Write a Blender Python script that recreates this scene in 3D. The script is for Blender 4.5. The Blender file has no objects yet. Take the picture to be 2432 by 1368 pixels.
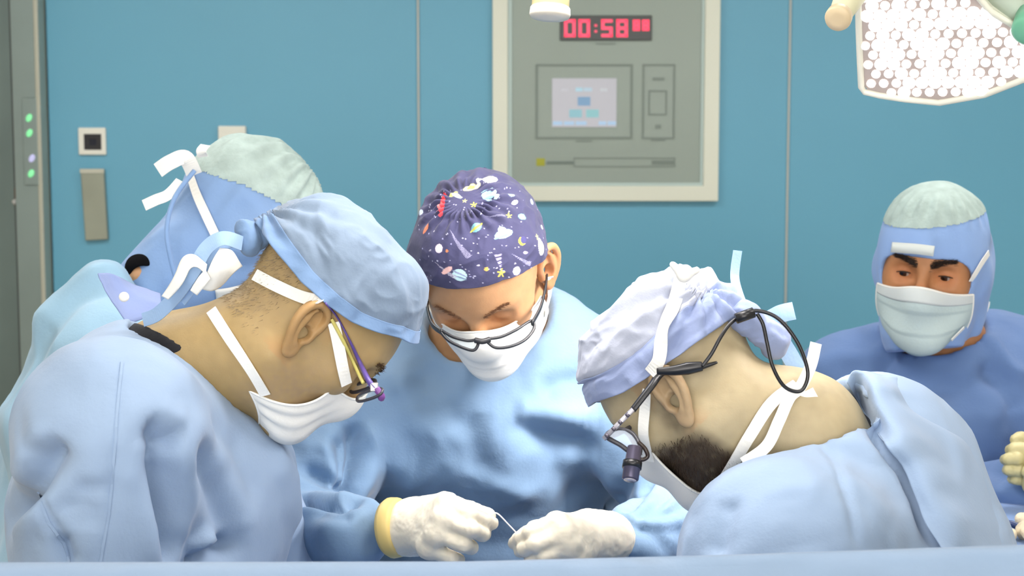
import bpy, bmesh, math, random
import numpy as np
from mathutils import Vector, Matrix
from mathutils.bvhtree import BVHTree
R = math.radians
SC = bpy.context.scene
COL = SC.collection
random.seed(7); RNG = np.random.default_rng(7)

# ------------------------------------------------------------------ camera, light, exposure
FPX, PITCH, CAMZ = 3800.0, R(5.64), 1.70
CAM = np.array([0.0, 0.0, CAMZ])
CF = np.array([0, math.cos(PITCH), -math.sin(PITCH)]); CU = np.array([0, math.sin(PITCH), math.cos(PITCH)])
cam_d = bpy.data.cameras.new('camera'); cam_d.sensor_width = 36.0; cam_d.lens = 36.0*FPX/2432
cam_d.dof.use_dof = True; cam_d.dof.focus_distance = 1.85; cam_d.dof.aperture_fstop = 10.0
cam_o = bpy.data.objects.new('camera', cam_d); COL.objects.link(cam_o)
cam_o.location = CAM; cam_o.rotation_euler = (R(90)-PITCH, 0, 0)
SC.camera = cam_o
SC.view_settings.view_transform = 'Standard'; SC.view_settings.look = 'None'
SC.view_settings.exposure = 0.0; SC.view_settings.gamma = 1.0; SC.view_settings.use_curve_mapping = False
wd = bpy.data.worlds.new('world'); SC.world = wd; wd.use_nodes = True
wd.node_tree.nodes['Background'].inputs[0].default_value = (.8, .9, 1, 1); wd.node_tree.nodes['Background'].inputs[1].default_value = .3

def area(name, loc, target, sx, sy, power, color=(1, 1, 1), spread=180):
    l = bpy.data.lights.new(name, 'AREA'); l.shape = 'RECTANGLE'; l.size = sx; l.size_y = sy
    l.energy = power; l.color = color; l.spread = R(spread)
    o = bpy.data.objects.new(name, l); COL.objects.link(o); o.location = loc
    o.rotation_euler = (Vector(target)-Vector(loc)).to_track_quat('-Z', 'Y').to_euler()
    return o
ROOM_H = 3.0
CEIL_SPOTS = [(-1.2, 0.4), (1.2, 0.4), (-1.2, 3.0), (1.2, 3.0), (-1.2, -1.7), (1.2, -1.7)]
CEIL_POWER = [5, 5, 20, 20, 15, 15]
for (lx, ly), pw in zip(CEIL_SPOTS, CEIL_POWER):
    area('ceiling_light_lamp', (lx, ly, ROOM_H-.06), (lx, ly, 0), 1.1, .55, pw, (1.0, .925, .88))
# frontal fill light, set at a window added in the wall behind the camera
area('front_fill_light', (0, -2.50, 1.62), (0, 2, 1.45), 3.0, 1.3, 58, (1, .95, .92))
# the two surgical lamp heads' own light
area('surgical_lamp_beam', (.050, 1.750, 1.960), (.0, 1.96, 1.0), .30, .30, 3.0, (1, .93, .90), 130)
area('surgical_lamp_beam', (.46, 1.83, 1.725), (.0, 2.14, 1.22), .20, .20, 2.2, (1, .93, .90), 80)

# ------------------------------------------------------------------ helpers
def P(px, py, d):
    return CAM + d*(np.array([(px-1216)/FPX, 0, 0]) + (684-py)/FPX*CU + CF)
def PY(px, py, Y):
    v = P(px, py, 1.0)-CAM
    return CAM + v*(Y/v[1])
def lin(r, g, b):
    f = lambda c: c/12.92 if c <= .04045 else ((c+.055)/1.055)**2.4
    return (f(r/255), f(g/255), f(b/255))
def norm(v): v = np.asarray(v, float); return v/np.linalg.norm(v)

MATS = {}
def mat(name, col=(.8, .8, .8), rough=.6, metal=0, emit=None, es=0, bump=0, bscale=60, sss=0, spec=.5, attr=False, sheen=0, var=0, vscale=8, trans=None, coat=0):
    if name in MATS: return MATS[name]
    m = bpy.data.materials.new(name); m.use_nodes = True; nt = m.node_tree; N = nt.nodes; L = nt.links
    b = N['Principled BSDF']; b.inputs['Base Color'].default_value = (*col, 1)
    b.inputs['Roughness'].default_value = rough; b.inputs['Metallic'].default_value = metal
    b.inputs['Specular IOR Level'].default_value = spec
    if sss: b.inputs['Subsurface Weight'].default_value = sss; b.inputs['Subsurface Radius'].default_value = (.9, .4, .25); b.inputs['Subsurface Scale'].default_value = .012
    if sheen: b.inputs['Sheen Weight'].default_value = sheen
    if coat: b.inputs['Coat Weight'].default_value = coat
    if emit: b.inputs['Emission Color'].default_value = (*emit, 1); b.inputs['Emission Strength'].default_value = es
    tc = N.new('ShaderNodeTexCoord'); src = None
    if attr:
        a = N.new('ShaderNodeAttribute'); a.attribute_name = 'Col'; src = a.outputs['Color']; L.new(src, b.inputs['Base Color'])
    if var:
        nz = N.new('ShaderNodeTexNoise'); nz.inputs['Scale'].default_value = vscale; nz.inputs['Detail'].default_value = 4
        L.new(tc.outputs['Object'], nz.inputs['Vector'])
        mr = N.new('ShaderNodeMapRange'); mr.inputs['From Min'].default_value = .3; mr.inputs['From Max'].default_value = .7
        mr.inputs['To Min'].default_value = 1-var; mr.inputs['To Max'].default_value = 1+var; L.new(nz.outputs['Fac'], mr.inputs['Value'])
        mx = N.new('ShaderNodeMix'); mx.data_type = 'RGBA'; mx.blend_type = 'MULTIPLY'; mx.inputs[0].default_value = 1
        if src: L.new(src, mx.inputs[6])
        else: mx.inputs[6].default_value = (*col, 1)
        L.new(mr.outputs[0], mx.inputs[7]); L.new(mx.outputs[2], b.inputs['Base Color'])
    if bump:
        n2 = N.new('ShaderNodeTexNoise'); n2.inputs['Scale'].default_value = bscale; n2.inputs['Detail'].default_value = 3
        L.new(tc.outputs['Object'], n2.inputs['Vector'])
        bp = N.new('ShaderNodeBump'); bp.inputs['Strength'].default_value = bump; bp.inputs['Distance'].default_value = .004
        L.new(n2.outputs['Fac'], bp.inputs['Height']); L.new(bp.outputs['Normal'], b.inputs['Normal'])
    if trans is not None:   # thin see-through sheet (lens, net)
        t = N.new('ShaderNodeBsdfTransparent'); mx2 = N.new('ShaderNodeMixShader'); mx2.inputs[0].default_value = trans
        L.new(t.outputs[0], mx2.inputs[1]); L.new(b.outputs[0], mx2.inputs[2]); L.new(mx2.outputs[0], N['Material Output'].inputs['Surface'])
    MATS[name] = m
    return m

def obj(name, V, F, m, parent=None, col=None, smooth=True, kind=None, label=None, solid=0, bevel=0, uniform=True):
    me = bpy.data.meshes.new(name)
    V = np.asarray(V, np.float32)
    if isinstance(F, np.ndarray) and F.ndim == 2 and len(F):
        k = F.shape[1]; F = np.ascontiguousarray(F, np.int32)
        me.vertices.add(len(V)); me.vertices.foreach_set('co', V.ravel())
        me.loops.add(F.size); me.loops.foreach_set('vertex_index', F.ravel())
        me.polygons.add(len(F)); me.polygons.foreach_set('loop_start', np.arange(0, F.size, k, dtype=np.int32))
        me.update(calc_edges=True); me.validate()
    else:
        me.from_pydata(V.tolist(), [], [list(map(int, f)) for f in F]); me.update()
    if smooth: me.polygons.foreach_set('use_smooth', np.ones(len(me.polygons), bool))
    if col is not None:
        a = me.color_attributes.new('Col', 'FLOAT_COLOR', 'POINT')
        c = np.ones((len(V), 4), np.float32); c[:, :3] = col; a.data.foreach_set('color', c.ravel())
    o = bpy.data.objects.new(name, me); COL.objects.link(o)
    if m: me.materials.append(m)
    if parent is not None: adopt(o, parent)
    if kind: o['kind'] = kind
    if label: o['label'] = label
    if solid:
        s = o.modifiers.new('solid', 'SOLIDIFY'); s.thickness = solid; s.offset = 0
    if bevel:
        s = o.modifiers.new('bevel', 'BEVEL'); s.width = bevel; s.segments = 2; s.limit_method = 'ANGLE'
    return o
def adopt(o, parent):
    o.parent = parent
    if parent.parent is None: o.matrix_parent_inverse = Matrix.Translation(parent.location).inverted()
def tag(o, label, cat, group=None):
    o['label'] = label; o['category'] = cat
    if group: o['group'] = group
    return o
def thing(name, label, cat, loc, group=None):
    o = bpy.data.objects.new(name, None); COL.objects.link(o); o.location = loc; o.empty_display_size = .1
    return tag(o, label, cat, group)
def box(lo, hi):
    (x0, y0, z0), (x1, y1, z1) = np.minimum(lo, hi), np.maximum(lo, hi)
    V = [(x0,y0,z0),(x1,y0,z0),(x1,y1,z0),(x0,y1,z0),(x0,y0,z1),(x1,y0,z1),(x1,y1,z1),(x0,y1,z1)]
    return V, [(0,3,2,1),(4,5,6,7),(0,1,5,4),(1,2,6,5),(2,3,7,6),(3,0,4,7)]
def join(*ms):
    V = []; F = []; n = 0
    for v, f in ms:
        V += [tuple(p) for p in v]; F += [tuple(int(i)+n for i in q) for q in f]; n += len(v)
    return V, F
def catmull(pts, n=8, closed=False):
    p = np.asarray(pts, float); m = len(p)
    if m < 3 and not closed:
        return np.array([p[0]+(p[-1]-p[0])*t for t in np.linspace(0, 1, n+1)])
    out = []
    for i in range(m if closed else m-1):
        a, b, c, d = (p[(i-1) % m], p[i], p[(i+1) % m], p[(i+2) % m]) if closed else (p[max(i-1, 0)], p[i], p[i+1], p[min(i+2, m-1)])
        for t in np.arange(n)/n:
            out.append(.5*((2*b)+(-a+c)*t+(2*a-5*b+4*c-d)*t*t+(-a+3*b-3*c+d)*t**3))
    if not closed: out.append(p[-1])
    return np.array(out)
def frames(p, closed=False):
    t = np.gradient(p, axis=0) if not closed else np.roll(p, -1, 0)-np.roll(p, 1, 0)
    return t/np.maximum(np.linalg.norm(t, axis=1, keepdims=True), 1e-9)
def tube(pts, r, n=8, closed=False, flat=None, up=(0, 0, 1)):
    """sweep a round (or, with flat=(a,b), an elliptical) section along pts"""
    p = np.asarray(pts, float); T = frames(p, closed); m = len(p); r = np.broadcast_to(r, m)
    u = np.array(up, float); V = []
    for i in range(m):
        u = u-T[i]*np.dot(u, T[i])
        if np.linalg.norm(u) < 1e-6: u = np.cross(T[i], (1, .3, .2))
        u = u/np.linalg.norm(u); w = np.cross(T[i], u)
        a, b = flat if flat else (1, 1)
        for k in range(n):
            q = 2*math.pi*k/n; V.append(p[i]+r[i]*(a*math.cos(q)*u+b*math.sin(q)*w))
    F = []
    for i in range(m if closed else m-1):
        j = (i+1) % m
        for k in range(n): F.append((i*n+k, i*n+(k+1) % n, j*n+(k+1) % n, j*n+k))
    if not closed:
        F.append(tuple(range(n-1, -1, -1))); F.append(tuple((m-1)*n+k for k in range(n)))
    return V, F
def ribbon(pts, nrm, width, thick=.0012):
    p = np.asarray(pts, float); T = frames(p); N = np.asarray(nrm, float); V = []; w = np.broadcast_to(width, len(p))
    for i in range(len(p)):
        n = norm(N[i]-T[i]*np.dot(N[i], T[i])); s = np.cross(T[i], n)
        for a, b in ((-1, -1), (1, -1), (1, 1), (-1, 1)): V.append(p[i]+s*a*w[i]/2+n*b*thick/2)
    F = []
    for i in range(len(p)-1):
        for k in range(4): F.append((i*4+k, i*4+(k+1) % 4, i*4+4+(k+1) % 4, i*4+4+k))
    F += [(3, 2, 1, 0), tuple((len(p)-1)*4+k for k in range(4))]
    return V, F
def prism(outline, n, thick):
    """planar outline (world points, CCW seen from n) pushed back along -n"""
    o = np.asarray(outline, float); m = len(o); b = o-np.asarray(n)*thick
    V = list(o)+list(b); F = [tuple(range(m)), tuple(range(2*m-1, m-1, -1))]
    F += [(i, m+i, m+(i+1) % m, (i+1) % m) for i in range(m)]
    return V, F

# ------------------------------------------------------------------ signed-distance modelling on a rectilinear grid
def axis(lo, flo, fhi, hi, h, H):
    a = np.arange(flo, fhi, h); out = list(a); x = flo; s = h
    pre = []
    while x > lo: s = min(s*1.35, H); x -= s; pre.append(x)
    x = a[-1]; s = h; post = []
    while x < hi: s = min(s*1.35, H); x += s; post.append(x)
    return np.array(pre[::-1]+out+post, np.float32)
class Fld:
    def __init__(s, lo, hi, h, flo=None, fhi=None, H=.02):
        flo = lo if flo is None else np.maximum(flo, lo); fhi = hi if fhi is None else np.minimum(fhi, hi)
        s.g = [axis(lo[i], flo[i], fhi[i], hi[i], h, H) for i in range(3)]
        s.F = np.full([len(a) for a in s.g], 1.0, np.float32); s.h = h; s.H = H
    def put(s, fn, lo, hi, k=0, sub=False):
        m = k+3*s.H*.6 if not sub else k
        sl = tuple(slice(max(np.searchsorted(a, lo[i]-m)-2, 0), np.searchsorted(a, hi[i]+m)+2) for i, a in enumerate(s.g))
        X, Y, Z = (a[c] for a, c in zip(s.g, sl))
        if not (len(X) and len(Y) and len(Z)): return
        d = fn(X[:, None, None], Y[None, :, None], Z[None, None, :]).astype(np.float32); a = s.F[sl]
        if sub: d = -d; a = -a; 
        if sub:
            # max(F, -d) == -(min(-F, d))
            d = -d; b = s.F[sl]; nd = -d
            r = np.maximum(b, nd)
            if k: h = np.maximum(k-np.abs(b-nd), 0)/k; r = r+h*h*k*.25
        else:
            r = np.minimum(a, d)
            if k: h = np.maximum(k-np.abs(a-d), 0)/k; r = r-h*h*k*.25
        s.F[sl] = r
    def ell(s, c, r, M=None, k=.02, sub=False):
        c = np.asarray(c, float); r = np.asarray(r, float)*np.ones(3); M = np.eye(3) if M is None else np.asarray(M)
        e = np.sqrt(((M*r)**2).sum(1))
        def fn(X, Y, Z):
            x, y, z = X-c[0], Y-c[1], Z-c[2]; k0 = 0; k1 = 0
            for i in range(3):
                q = (M[0, i]*x+M[1, i]*y+M[2, i]*z)/r[i]; k0 = k0+q*q; k1 = k1+(q/r[i])**2
            k0 = np.sqrt(k0); return k0*(k0-1)/np.maximum(np.sqrt(k1), 1e-6)
        s.put(fn, c-e, c+e, k, sub)
    def cap(s, a, b, ra, rb=None, k=.02, sub=False, flat=None):
        """tapered capsule; flat=(axis, f): squashed to f along a unit axis"""
        a = np.asarray(a, float); b = np.asarray(b, float); rb = ra if rb is None else rb
        lo = np.minimum(a-ra, b-rb); hi = np.maximum(a+ra, b+rb)
        if flat is not None:
            u = norm(flat[0]); g = 1/flat[1]-1; sq = lambda p: p+u*np.dot(p, u)*g
        A = a if flat is None else sq(a); B = b if flat is None else sq(b); ab = B-A; L = max(np.dot(ab, ab), 1e-9)
        def fn(X, Y, Z):
            if flat is not None:
                dt = (X*u[0]+Y*u[1]+Z*u[2])*g; X = X+dt*u[0]; Y = Y+dt*u[1]; Z = Z+dt*u[2]
            x, y, z = X-A[0], Y-A[1], Z-A[2]
            t = np.clip((x*ab[0]+y*ab[1]+z*ab[2])/L, 0, 1)
            d = np.sqrt((x-t*ab[0])**2+(y-t*ab[1])**2+(z-t*ab[2])**2)-(ra+t*(rb-ra))
            return d*(flat[1] if flat is not None else 1)
        s.put(fn, lo, hi, k, sub)
    def chain(s, pts, rs, k=.01, k0=None):
        for i in range(len(pts)-1): s.cap(pts[i], pts[i+1], rs[i], rs[i+1], k if i or k0 is None else k0)
    def cut(s, p, n, k=.003):
        """keep the side of the plane that n points away from"""
        p = np.asarray(p); n = norm(n); X, Y, Z = s.g
        d = ((X-p[0])*n[0])[:, None, None]+((Y-p[1])*n[1])[None, :, None]+((Z-p[2])*n[2])[None, None, :]
        b = s.F; r = np.maximum(b, d.astype(np.float32)); s.F = r
    def mesh(s, smooth=1):
        V, Q = nets(s.F, s.g)
        for _ in range(smooth): V = relax(V, Q)
        return V, Q
def nets(F, g):
    S = F < 0; c = np.zeros([n-1 for n in F.shape], np.uint8)
    for i in (0, 1):
        for j in (0, 1):
            for k in (0, 1): c += S[i:F.shape[0]-1+i, j:F.shape[1]-1+j, k:F.shape[2]-1+k]
    act = (c > 0) & (c < 8); I = np.argwhere(act); idx = np.full(act.shape, -1, np.int32); idx[act] = np.arange(len(I))
    acc = np.zeros((len(I), 3)); cnt = np.zeros(len(I)); cor = [(i, j, k) for i in (0, 1) for j in (0, 1) for k in (0, 1)]
    val = {q: F[I[:, 0]+q[0], I[:, 1]+q[1], I[:, 2]+q[2]] for q in cor}
    for q in cor:
        for ax in range(3):
            if q[ax]: continue
            q2 = list(q); q2[ax] = 1; a = val[q]; b = val[tuple(q2)]; m = (a < 0) != (b < 0)
            t = a[m]/(a[m]-b[m]); p = np.tile(np.array(q, float), (m.sum(), 1)); p[:, ax] = t
            acc[m] += p; cnt[m] += 1
    acc /= cnt[:, None]; V = np.empty((len(I), 3))
    for ax in range(3):
        a = g[ax]; V[:, ax] = a[I[:, ax]]+(a[I[:, ax]+1]-a[I[:, ax]])*acc[:, ax]
    Q = []
    for ax in range(3):
        o = [(1, 2), (2, 0), (0, 1)][ax]
        lo = [slice(1, n-1) for n in F.shape]; lo[ax] = slice(0, F.shape[ax]-1); hi = list(lo); hi[ax] = slice(1, F.shape[ax])
        A = S[tuple(lo)]; B = S[tuple(hi)]; E = np.argwhere(A != B)
        if not len(E): continue
        ins = A[tuple(E.T)]; base = E.copy()
        for d in range(3):
            if d != ax: base[:, d] += 1
        def cell(du, dv):
            q = base.copy(); q[:, o[0]] += du; q[:, o[1]] += dv; return idx[tuple(q.T)]
        q = np.stack([cell(-1, -1), cell(0, -1), cell(0, 0), cell(-1, 0)], 1)
        q[~ins] = q[~ins][:, ::-1]; Q.append(q)
    return V, np.concatenate(Q)
def relax(V, Q, lam=.5):
    e = np.concatenate([Q[:, [0, 1]], Q[:, [1, 2]], Q[:, [2, 3]], Q[:, [3, 0]]]); e = np.concatenate([e, e[:, ::-1]])
    n = len(V); deg = np.bincount(e[:, 0], minlength=n).astype(float)
    s = np.stack([np.bincount(e[:, 0], weights=V[e[:, 1], i], minlength=n) for i in range(3)], 1)
    return V+lam*(s/np.maximum(deg, 1)[:, None]-V)*(deg > 0)[:, None]
def vnormals(V, Q):
    n = np.cross(V[Q[:, 2]]-V[Q[:, 0]], V[Q[:, 3]]-V[Q[:, 1]]); out = np.zeros_like(V)
    for k in range(4):
        for i in range(3): out[:, i] += np.bincount(Q[:, k], weights=n[:, i], minlength=len(V))
    return out/np.maximum(np.linalg.norm(out, axis=1, keepdims=True), 1e-12)
_lat = RNG.random((64, 64, 64)).astype(np.float32)
def vnoise(p):
    p = np.asarray(p); i = np.floor(p).astype(int); f = p-i; f = f*f*(3-2*f); r = 0
    for a in (0, 1):
        for b in (0, 1):
            for c in (0, 1):
                w = (f[:, 0] if a else 1-f[:, 0])*(f[:, 1] if b else 1-f[:, 1])*(f[:, 2] if c else 1-f[:, 2])
                r = r+w*_lat[(i[:, 0]+a) % 64, (i[:, 1]+b) % 64, (i[:, 2]+c) % 64]
    return r*2-1
def crumple(p, scale, stretch=(1, 1, 1)):
    q = p*np.array(stretch)*scale; q = q+.6*np.stack([vnoise(q*.5+7), vnoise(q*.5+19), vnoise(q*.5+31)], 1)
    return (1-2*np.abs(vnoise(q)))*.6+(1-2*np.abs(vnoise(q*2.1+5)))*.3
def segdist(V, pl):
    """distance of every vertex to a polyline"""
    d = np.full(len(V), 9.0)
    for a, b in zip(pl[:-1], pl[1:]):
        ab = b-a; t = np.clip(((V-a)@ab)/max(ab@ab, 1e-9), 0, 1); d = np.minimum(d, np.linalg.norm(V-a-t[:, None]*ab, axis=1))
    return d
def bvh(V, F): return BVHTree.FromPolygons([tuple(map(float, v)) for v in V], [tuple(map(int, f)) for f in F])
def shoot(trees, px, py):
    """the nearest surface point seen along a direction, with its normal"""
    v = P(px, py, 1.0)-CAM; v = v/np.linalg.norm(v); best = None
    for t in trees:
        h = t.ray_cast(Vector(CAM), Vector(v))
        if h[0] is not None and (best is None or h[3] < best[2]): best = (np.array(h[0]), np.array(h[1]), h[3])
    if best is None: return None
    n = best[1]; n = -n if np.dot(n, v) > 0 else n
    return best[0], n
# ------------------------------------------------------------------ the room
WY = 5.07                       # face of the back wall
X0, X1, Y0 = -3.2, 3.4, -2.6
TEAL = lin(101, 169, 197)
M_wall = mat('teal_panel', TEAL, .45, var=.02, vscale=2, bump=.03, bscale=40)
M_pale = mat('pale_wall', lin(206, 200, 188), .6)
M_seam = mat('seam_grey', lin(186, 190, 184), .5)
M_white = mat('white_plastic', lin(232, 233, 222), .4)
M_steel = mat('brushed_steel', lin(134, 150, 148), .42, metal=.75, var=.05, vscale=5)
M_steel_dark = mat('door_steel', lin(110, 126, 124), .45, metal=.7, var=.08, vscale=3)
M_dark = mat('black_plastic', (.012, .013, .017), .35)

def structure(name, V, F, m, **kw):
    o = obj(name, V, F, m, smooth=False, **kw); o['kind'] = 'structure'; return o
structure('floor', *box((X0, Y0, -.1), (X1, WY+.1, 0)), mat('vinyl_floor', lin(172, 164, 150), .4, var=.04, vscale=4))
structure('ceiling', *box((X0, Y0, ROOM_H), (X1, WY+.1, ROOM_H+.1)), mat('ceiling_white', lin(238, 234, 226), .7))
structure('wall_left', *box((X0-.1, Y0, 0), (X0, WY+.1, ROOM_H)), M_pale)
structure('wall_right', *box((X1, Y0, 0), (X1+.1, WY+.1, ROOM_H)), M_pale)
structure('wall_front', *box((X0, Y0-.1, 0), (X1, Y0, ROOM_H)), M_pale)
xa = PY(1216, 309, WY)[0]
wx = lambda px: PY(px, 309, WY)[0]
seams = [wx(113), wx(994), wx(1873), wx(2752)]
wall = structure('wall_back', *box((seams[0], WY+.03, 0), (X1, WY+.12, ROOM_H)), M_seam)
for a, b in zip(seams, seams[1:]+[X1]):
    obj('wall_panel', *box((a+.004, WY, 0), (b-.004, WY+.034, ROOM_H)), M_wall, wall, smooth=False, bevel=.004)
for a in seams[1:]:
    obj('seam_strip', *box((a-.0035, WY+.004, 0), (a+.0035, WY+.034, ROOM_H)), M_seam, wall, smooth=False)
# the steel doorway at the left
xr = seams[0]; xj = wx(46)
door = structure('door_1', *box((-2.9, WY-.03, 0), (xj, WY+.03, 2.45)), M_steel_dark)
obj('door_edge_strip', *box((xj-.012, WY-.034, 0), (xj, WY-.029, 2.45)), mat('dark_gasket', (.05, .06, .06), .6), door, smooth=False)
trim = structure('trim_1', *box((xj+.004, WY-.07, 0), (xr-.012, WY+.05, ROOM_H)), M_steel)
obj('trim_edge', *box((xr-.014, WY-.074, 0), (xr+.001, WY+.05, ROOM_H)), mat('pale_trim', lin(178, 180, 165), .4, metal=.3), trim, smooth=False, bevel=.003)
structure('wall_back_left', *box((X0, WY+.06, 0), (xr, WY+.14, ROOM_H)), M_wall)
structure('trim_2', *box((X0, WY-.07, 2.45), (xj+.004, WY+.06, ROOM_H)), M_steel)
def disc(c, r, depth, n=20, sx=1, sz=1, slant=0):
    """small dome facing -Y"""
    V = []; F = []
    for k, (q, dd) in enumerate(((1, 0), (1, .5), (.7, .9), (.0, 1))):
        for i in range(n):
            t = 2*math.pi*i/n; x = q*r*sx*math.cos(t); z = q*r*sz*math.sin(t); V.append((c[0]+x+slant*z, c[1]-dd*depth, c[2]+z))
    for k in range(3):
        for i in range(n): F.append((k*n+i, k*n+(i+1) % n, (k+1)*n+(i+1) % n, (k+1)*n+i))
    return V, F
panel = obj('indicator_panel', *box(PY(52, 232, WY-.071), PY(92, 440, WY-.0755)), M_steel, None, smooth=False, bevel=.002)
tag(panel, 'slim steel door control strip with four small lights on the door jamb', 'control panel')
g = mat('green_led', (.1, .5, .2), .4, emit=(.28, .78, .38), es=.75); bl = mat('pale_blue_led', (.3, .3, .5), .4, emit=(.5, .5, .72), es=.7)
for px, py, m in ((69, 280, g), (70, 316, g), (76, 376, bl), (74, 412, g)):
    obj('indicator_light', *disc(PY(px, py, WY-.077), .0125, .004, sx=.75, sz=1, slant=.25), m, panel)
bolt = obj('door_bolt', *disc(PY(40, 479, WY-.03), .011, .03), mat('bright_chrome', (.8, .8, .78), .15, metal=.6), None)
tag(bolt, 'small bright round bolt head on the steel door at the far left', 'door bolt')
obj('bolt_plate', *box(PY(34, 446, WY-.03), PY(46, 490, WY-.036)), mat('bolt_brown', lin(95, 80, 68), .5, metal=.5), bolt, smooth=False, bevel=.002)

# things fixed to the wall
sw = obj('wall_switch', *box(PY(187, 303, WY), PY(252, 368, WY-.012)), M_white, None, smooth=False, bevel=.004)
tag(sw, 'white square wall switch plate with a black square sensor, above the steel plate', 'switch')
obj('sensor_window', *box(PY(199, 318, WY-.011), PY(241, 356, WY-.0135)), M_dark, sw, smooth=False, bevel=.002)
obj('sensor_eye', *box(PY(212, 330, WY-.0135), PY(229, 345, WY-.0145)), mat('sensor_glass', (.01, .015, .03), .1), sw, smooth=False)
q = [PY(190, 402, WY-.02), PY(246, 402, WY-.02), PY(256, 569, WY-.02), PY(202, 572, WY-.02)]
cp = obj('cover_plate', *prism([q[3], q[2], q[1], q[0]], (0, -1, 0), .02), mat('plate_steel', lin(150, 156, 142), .45, metal=.55, var=.05), None, smooth=False, bevel=.003)
tag(cp, 'tall brushed steel cover plate leaning slightly, below the white wall switch', 'cover plate')
obj('top_lip', *box(PY(190, 401, WY-.02), PY(247, 411, WY-.023)), mat('lip_steel', lin(190, 192, 178), .4, metal=.4), cp, smooth=False)
bx = obj('wall_box', *box(PY(520, 299, WY), PY(584, 346, WY-.02)), M_white, None, smooth=False, bevel=.004)
tag(bx, 'plain white wall box just above the hood of the leftmost standing assistant', 'wall box')

# recessed control panel with clock
def frame(x0, y0, x1, y1, w, Ya, Yb):
    a, b = PY(x0, y0, Yb), PY(x1, y1, Yb); X = sorted((a[0], b[0])); Z = sorted((a[2], b[2])); ww = w/FPX*WY
    o = [(X[0], Z[0]), (X[1], Z[0]), (X[1], Z[1]), (X[0], Z[1])]; i = [(X[0]+ww, Z[0]+ww), (X[1]-ww, Z[0]+ww), (X[1]-ww, Z[1]-ww), (X[0]+ww, Z[1]-ww)]
    V = [(x, Yb, z) for x, z in o]+[(x, Yb, z) for x, z in i]+[(x, Ya, z) for x, z in o]+[(x, Ya, z) for x, z in i]; F = []
    for k in range(4):
        j = (k+1) % 4; F += [(k, j, 4+j, 4+k), (k, 8+k, 8+j, j), (4+k, 4+j, 12+j, 12+k), (8+k, 12+k, 12+j, 8+j)]
    return V, F
CPT = -330
cpn = thing('control_panel', 'grey operating room control panel with red clock, set in a white wall frame', 'control panel', (wx(1440), WY-.01, PY(1440, 60, WY)[2]))
obj('outer_frame', *frame(1169, CPT, 1706, 478, 36, WY+.005, WY-.028), mat('frame_cream', lin(224, 228, 212), .4), cpn, smooth=False, bevel=.003)
obj('inner_frame', *frame(1198, CPT+30, 1680, 452, 18, WY+.005, WY-.018), mat('frame_pale_teal', lin(182, 202, 198), .4), cpn, smooth=False, bevel=.002)
M_face = mat('panel_grey_green', lin(147, 160, 151), .45, metal=.15, var=.02, vscale=4)
face = obj('face_plate', *box(PY(1208, CPT+40, WY+.004), PY(1668, 440, WY-.012)), M_face, cpn, smooth=False)
M_line = mat('panel_line', lin(128, 141, 134), .6); M_inset = mat('panel_inset', lin(150, 164, 155), .4)
FY = WY-.012
def plate(name, x0, y0, x1, y1, m, d=.002, par=None, bv=0, base=FY):
    return obj(name, *box(PY(x0, y0, base), PY(x1, y1, base-d)), m, par or cpn, smooth=False, bevel=bv)
clk = plate('clock_display', 1330, 37, 1548, 96, mat('display_black', lin(52, 58, 58), .3), .008, bv=.002)
M_red = mat('led_red', (.5, .02, .05), .4, emit=(1.0, .085, .17), es=1.0)
def seg_digit(x, y, w, h, segs, t=8):
    hh = h/2; S = {'a': (x, y, x+w, y+t), 'b': (x+w-t, y, x+w, y+hh), 'c': (x+w-t, y+hh, x+w, y+h), 'd': (x, y+h-t, x+w, y+h), 'e': (x, y+hh, x+t, y+h), 'f': (x, y, x+t, y+hh), 'g': (x, y+hh-t/2, x+w, y+hh+t/2)}
    return join(*[box(PY(r[0], r[1], FY-.008), PY(r[2], r[3], FY-.0095)) for r in (S[k] for k in segs)])
for x, sg in ((1340, 'abcdef'), (1374, 'abcdef'), (1428, 'acdfg'), (1464, 'abcdefg')):
    obj('clock_digit', *seg_digit(x, 46, 27, 42, sg, 7.5), M_red, clk, smooth=False, bevel=.001)
obj('clock_colon', *join(box(PY(1412, 58, FY-.008), PY(1418, 63, FY-.0095)), box(PY(1412, 72, FY-.008), PY(1418, 77, FY-.0095))), M_red, clk, smooth=False)
for x in (1503, 1525):
    obj('small_clock_digit', *seg_digit(x, 47, 17, 26, 'abcdefg', 6.3), M_red, clk, smooth=False, bevel=.001)
plate('label_line', 1415, 102, 1462, 106, M_line)
# touch screen
obj('screen_bezel', *frame(1272, 152, 1502, 330, 5, FY, FY-.003), M_line, cpn, smooth=False)
plate('screen_surround', 1278, 158, 1496, 325, M_inset, .001)
scr = plate('touch_screen', 1311, 186, 1464, 302, mat('screen_white', lin(110, 110, 112), .3, emit=lin(203, 203, 212), es=.52), .004, bv=.001)
def icon(x0, y0, x1, y1, c): obj('screen_icon', *box(PY(x0, y0, FY-.004), PY(x1, y1, FY-.0052)), mat('icon_%d_%d_%d' % c, lin(*c), .4, emit=lin(*c), es=.45), scr, smooth=False)
icon(1372, 230, 1402, 251, (105, 140, 172)); icon(1352, 260, 1382, 279, (122, 168, 180)); icon(1392, 260, 1422, 279, (122, 172, 178))
icon(1367, 208, 1384, 217, (150, 185, 200)); icon(1386, 208, 1406, 217, (158, 180, 195)); icon(1333, 210, 1350, 217, (170, 172, 180)); icon(1426, 210, 1442, 217, (170, 176, 182))
for a, b in ((1313, 1336), (1339, 1364), (1367, 1393), (1422, 1440), (1443, 1463)): icon(a, 288, b, 297, (150, 178, 205))
plate('label_line', 1368, 333, 1406, 337, M_line)
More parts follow.
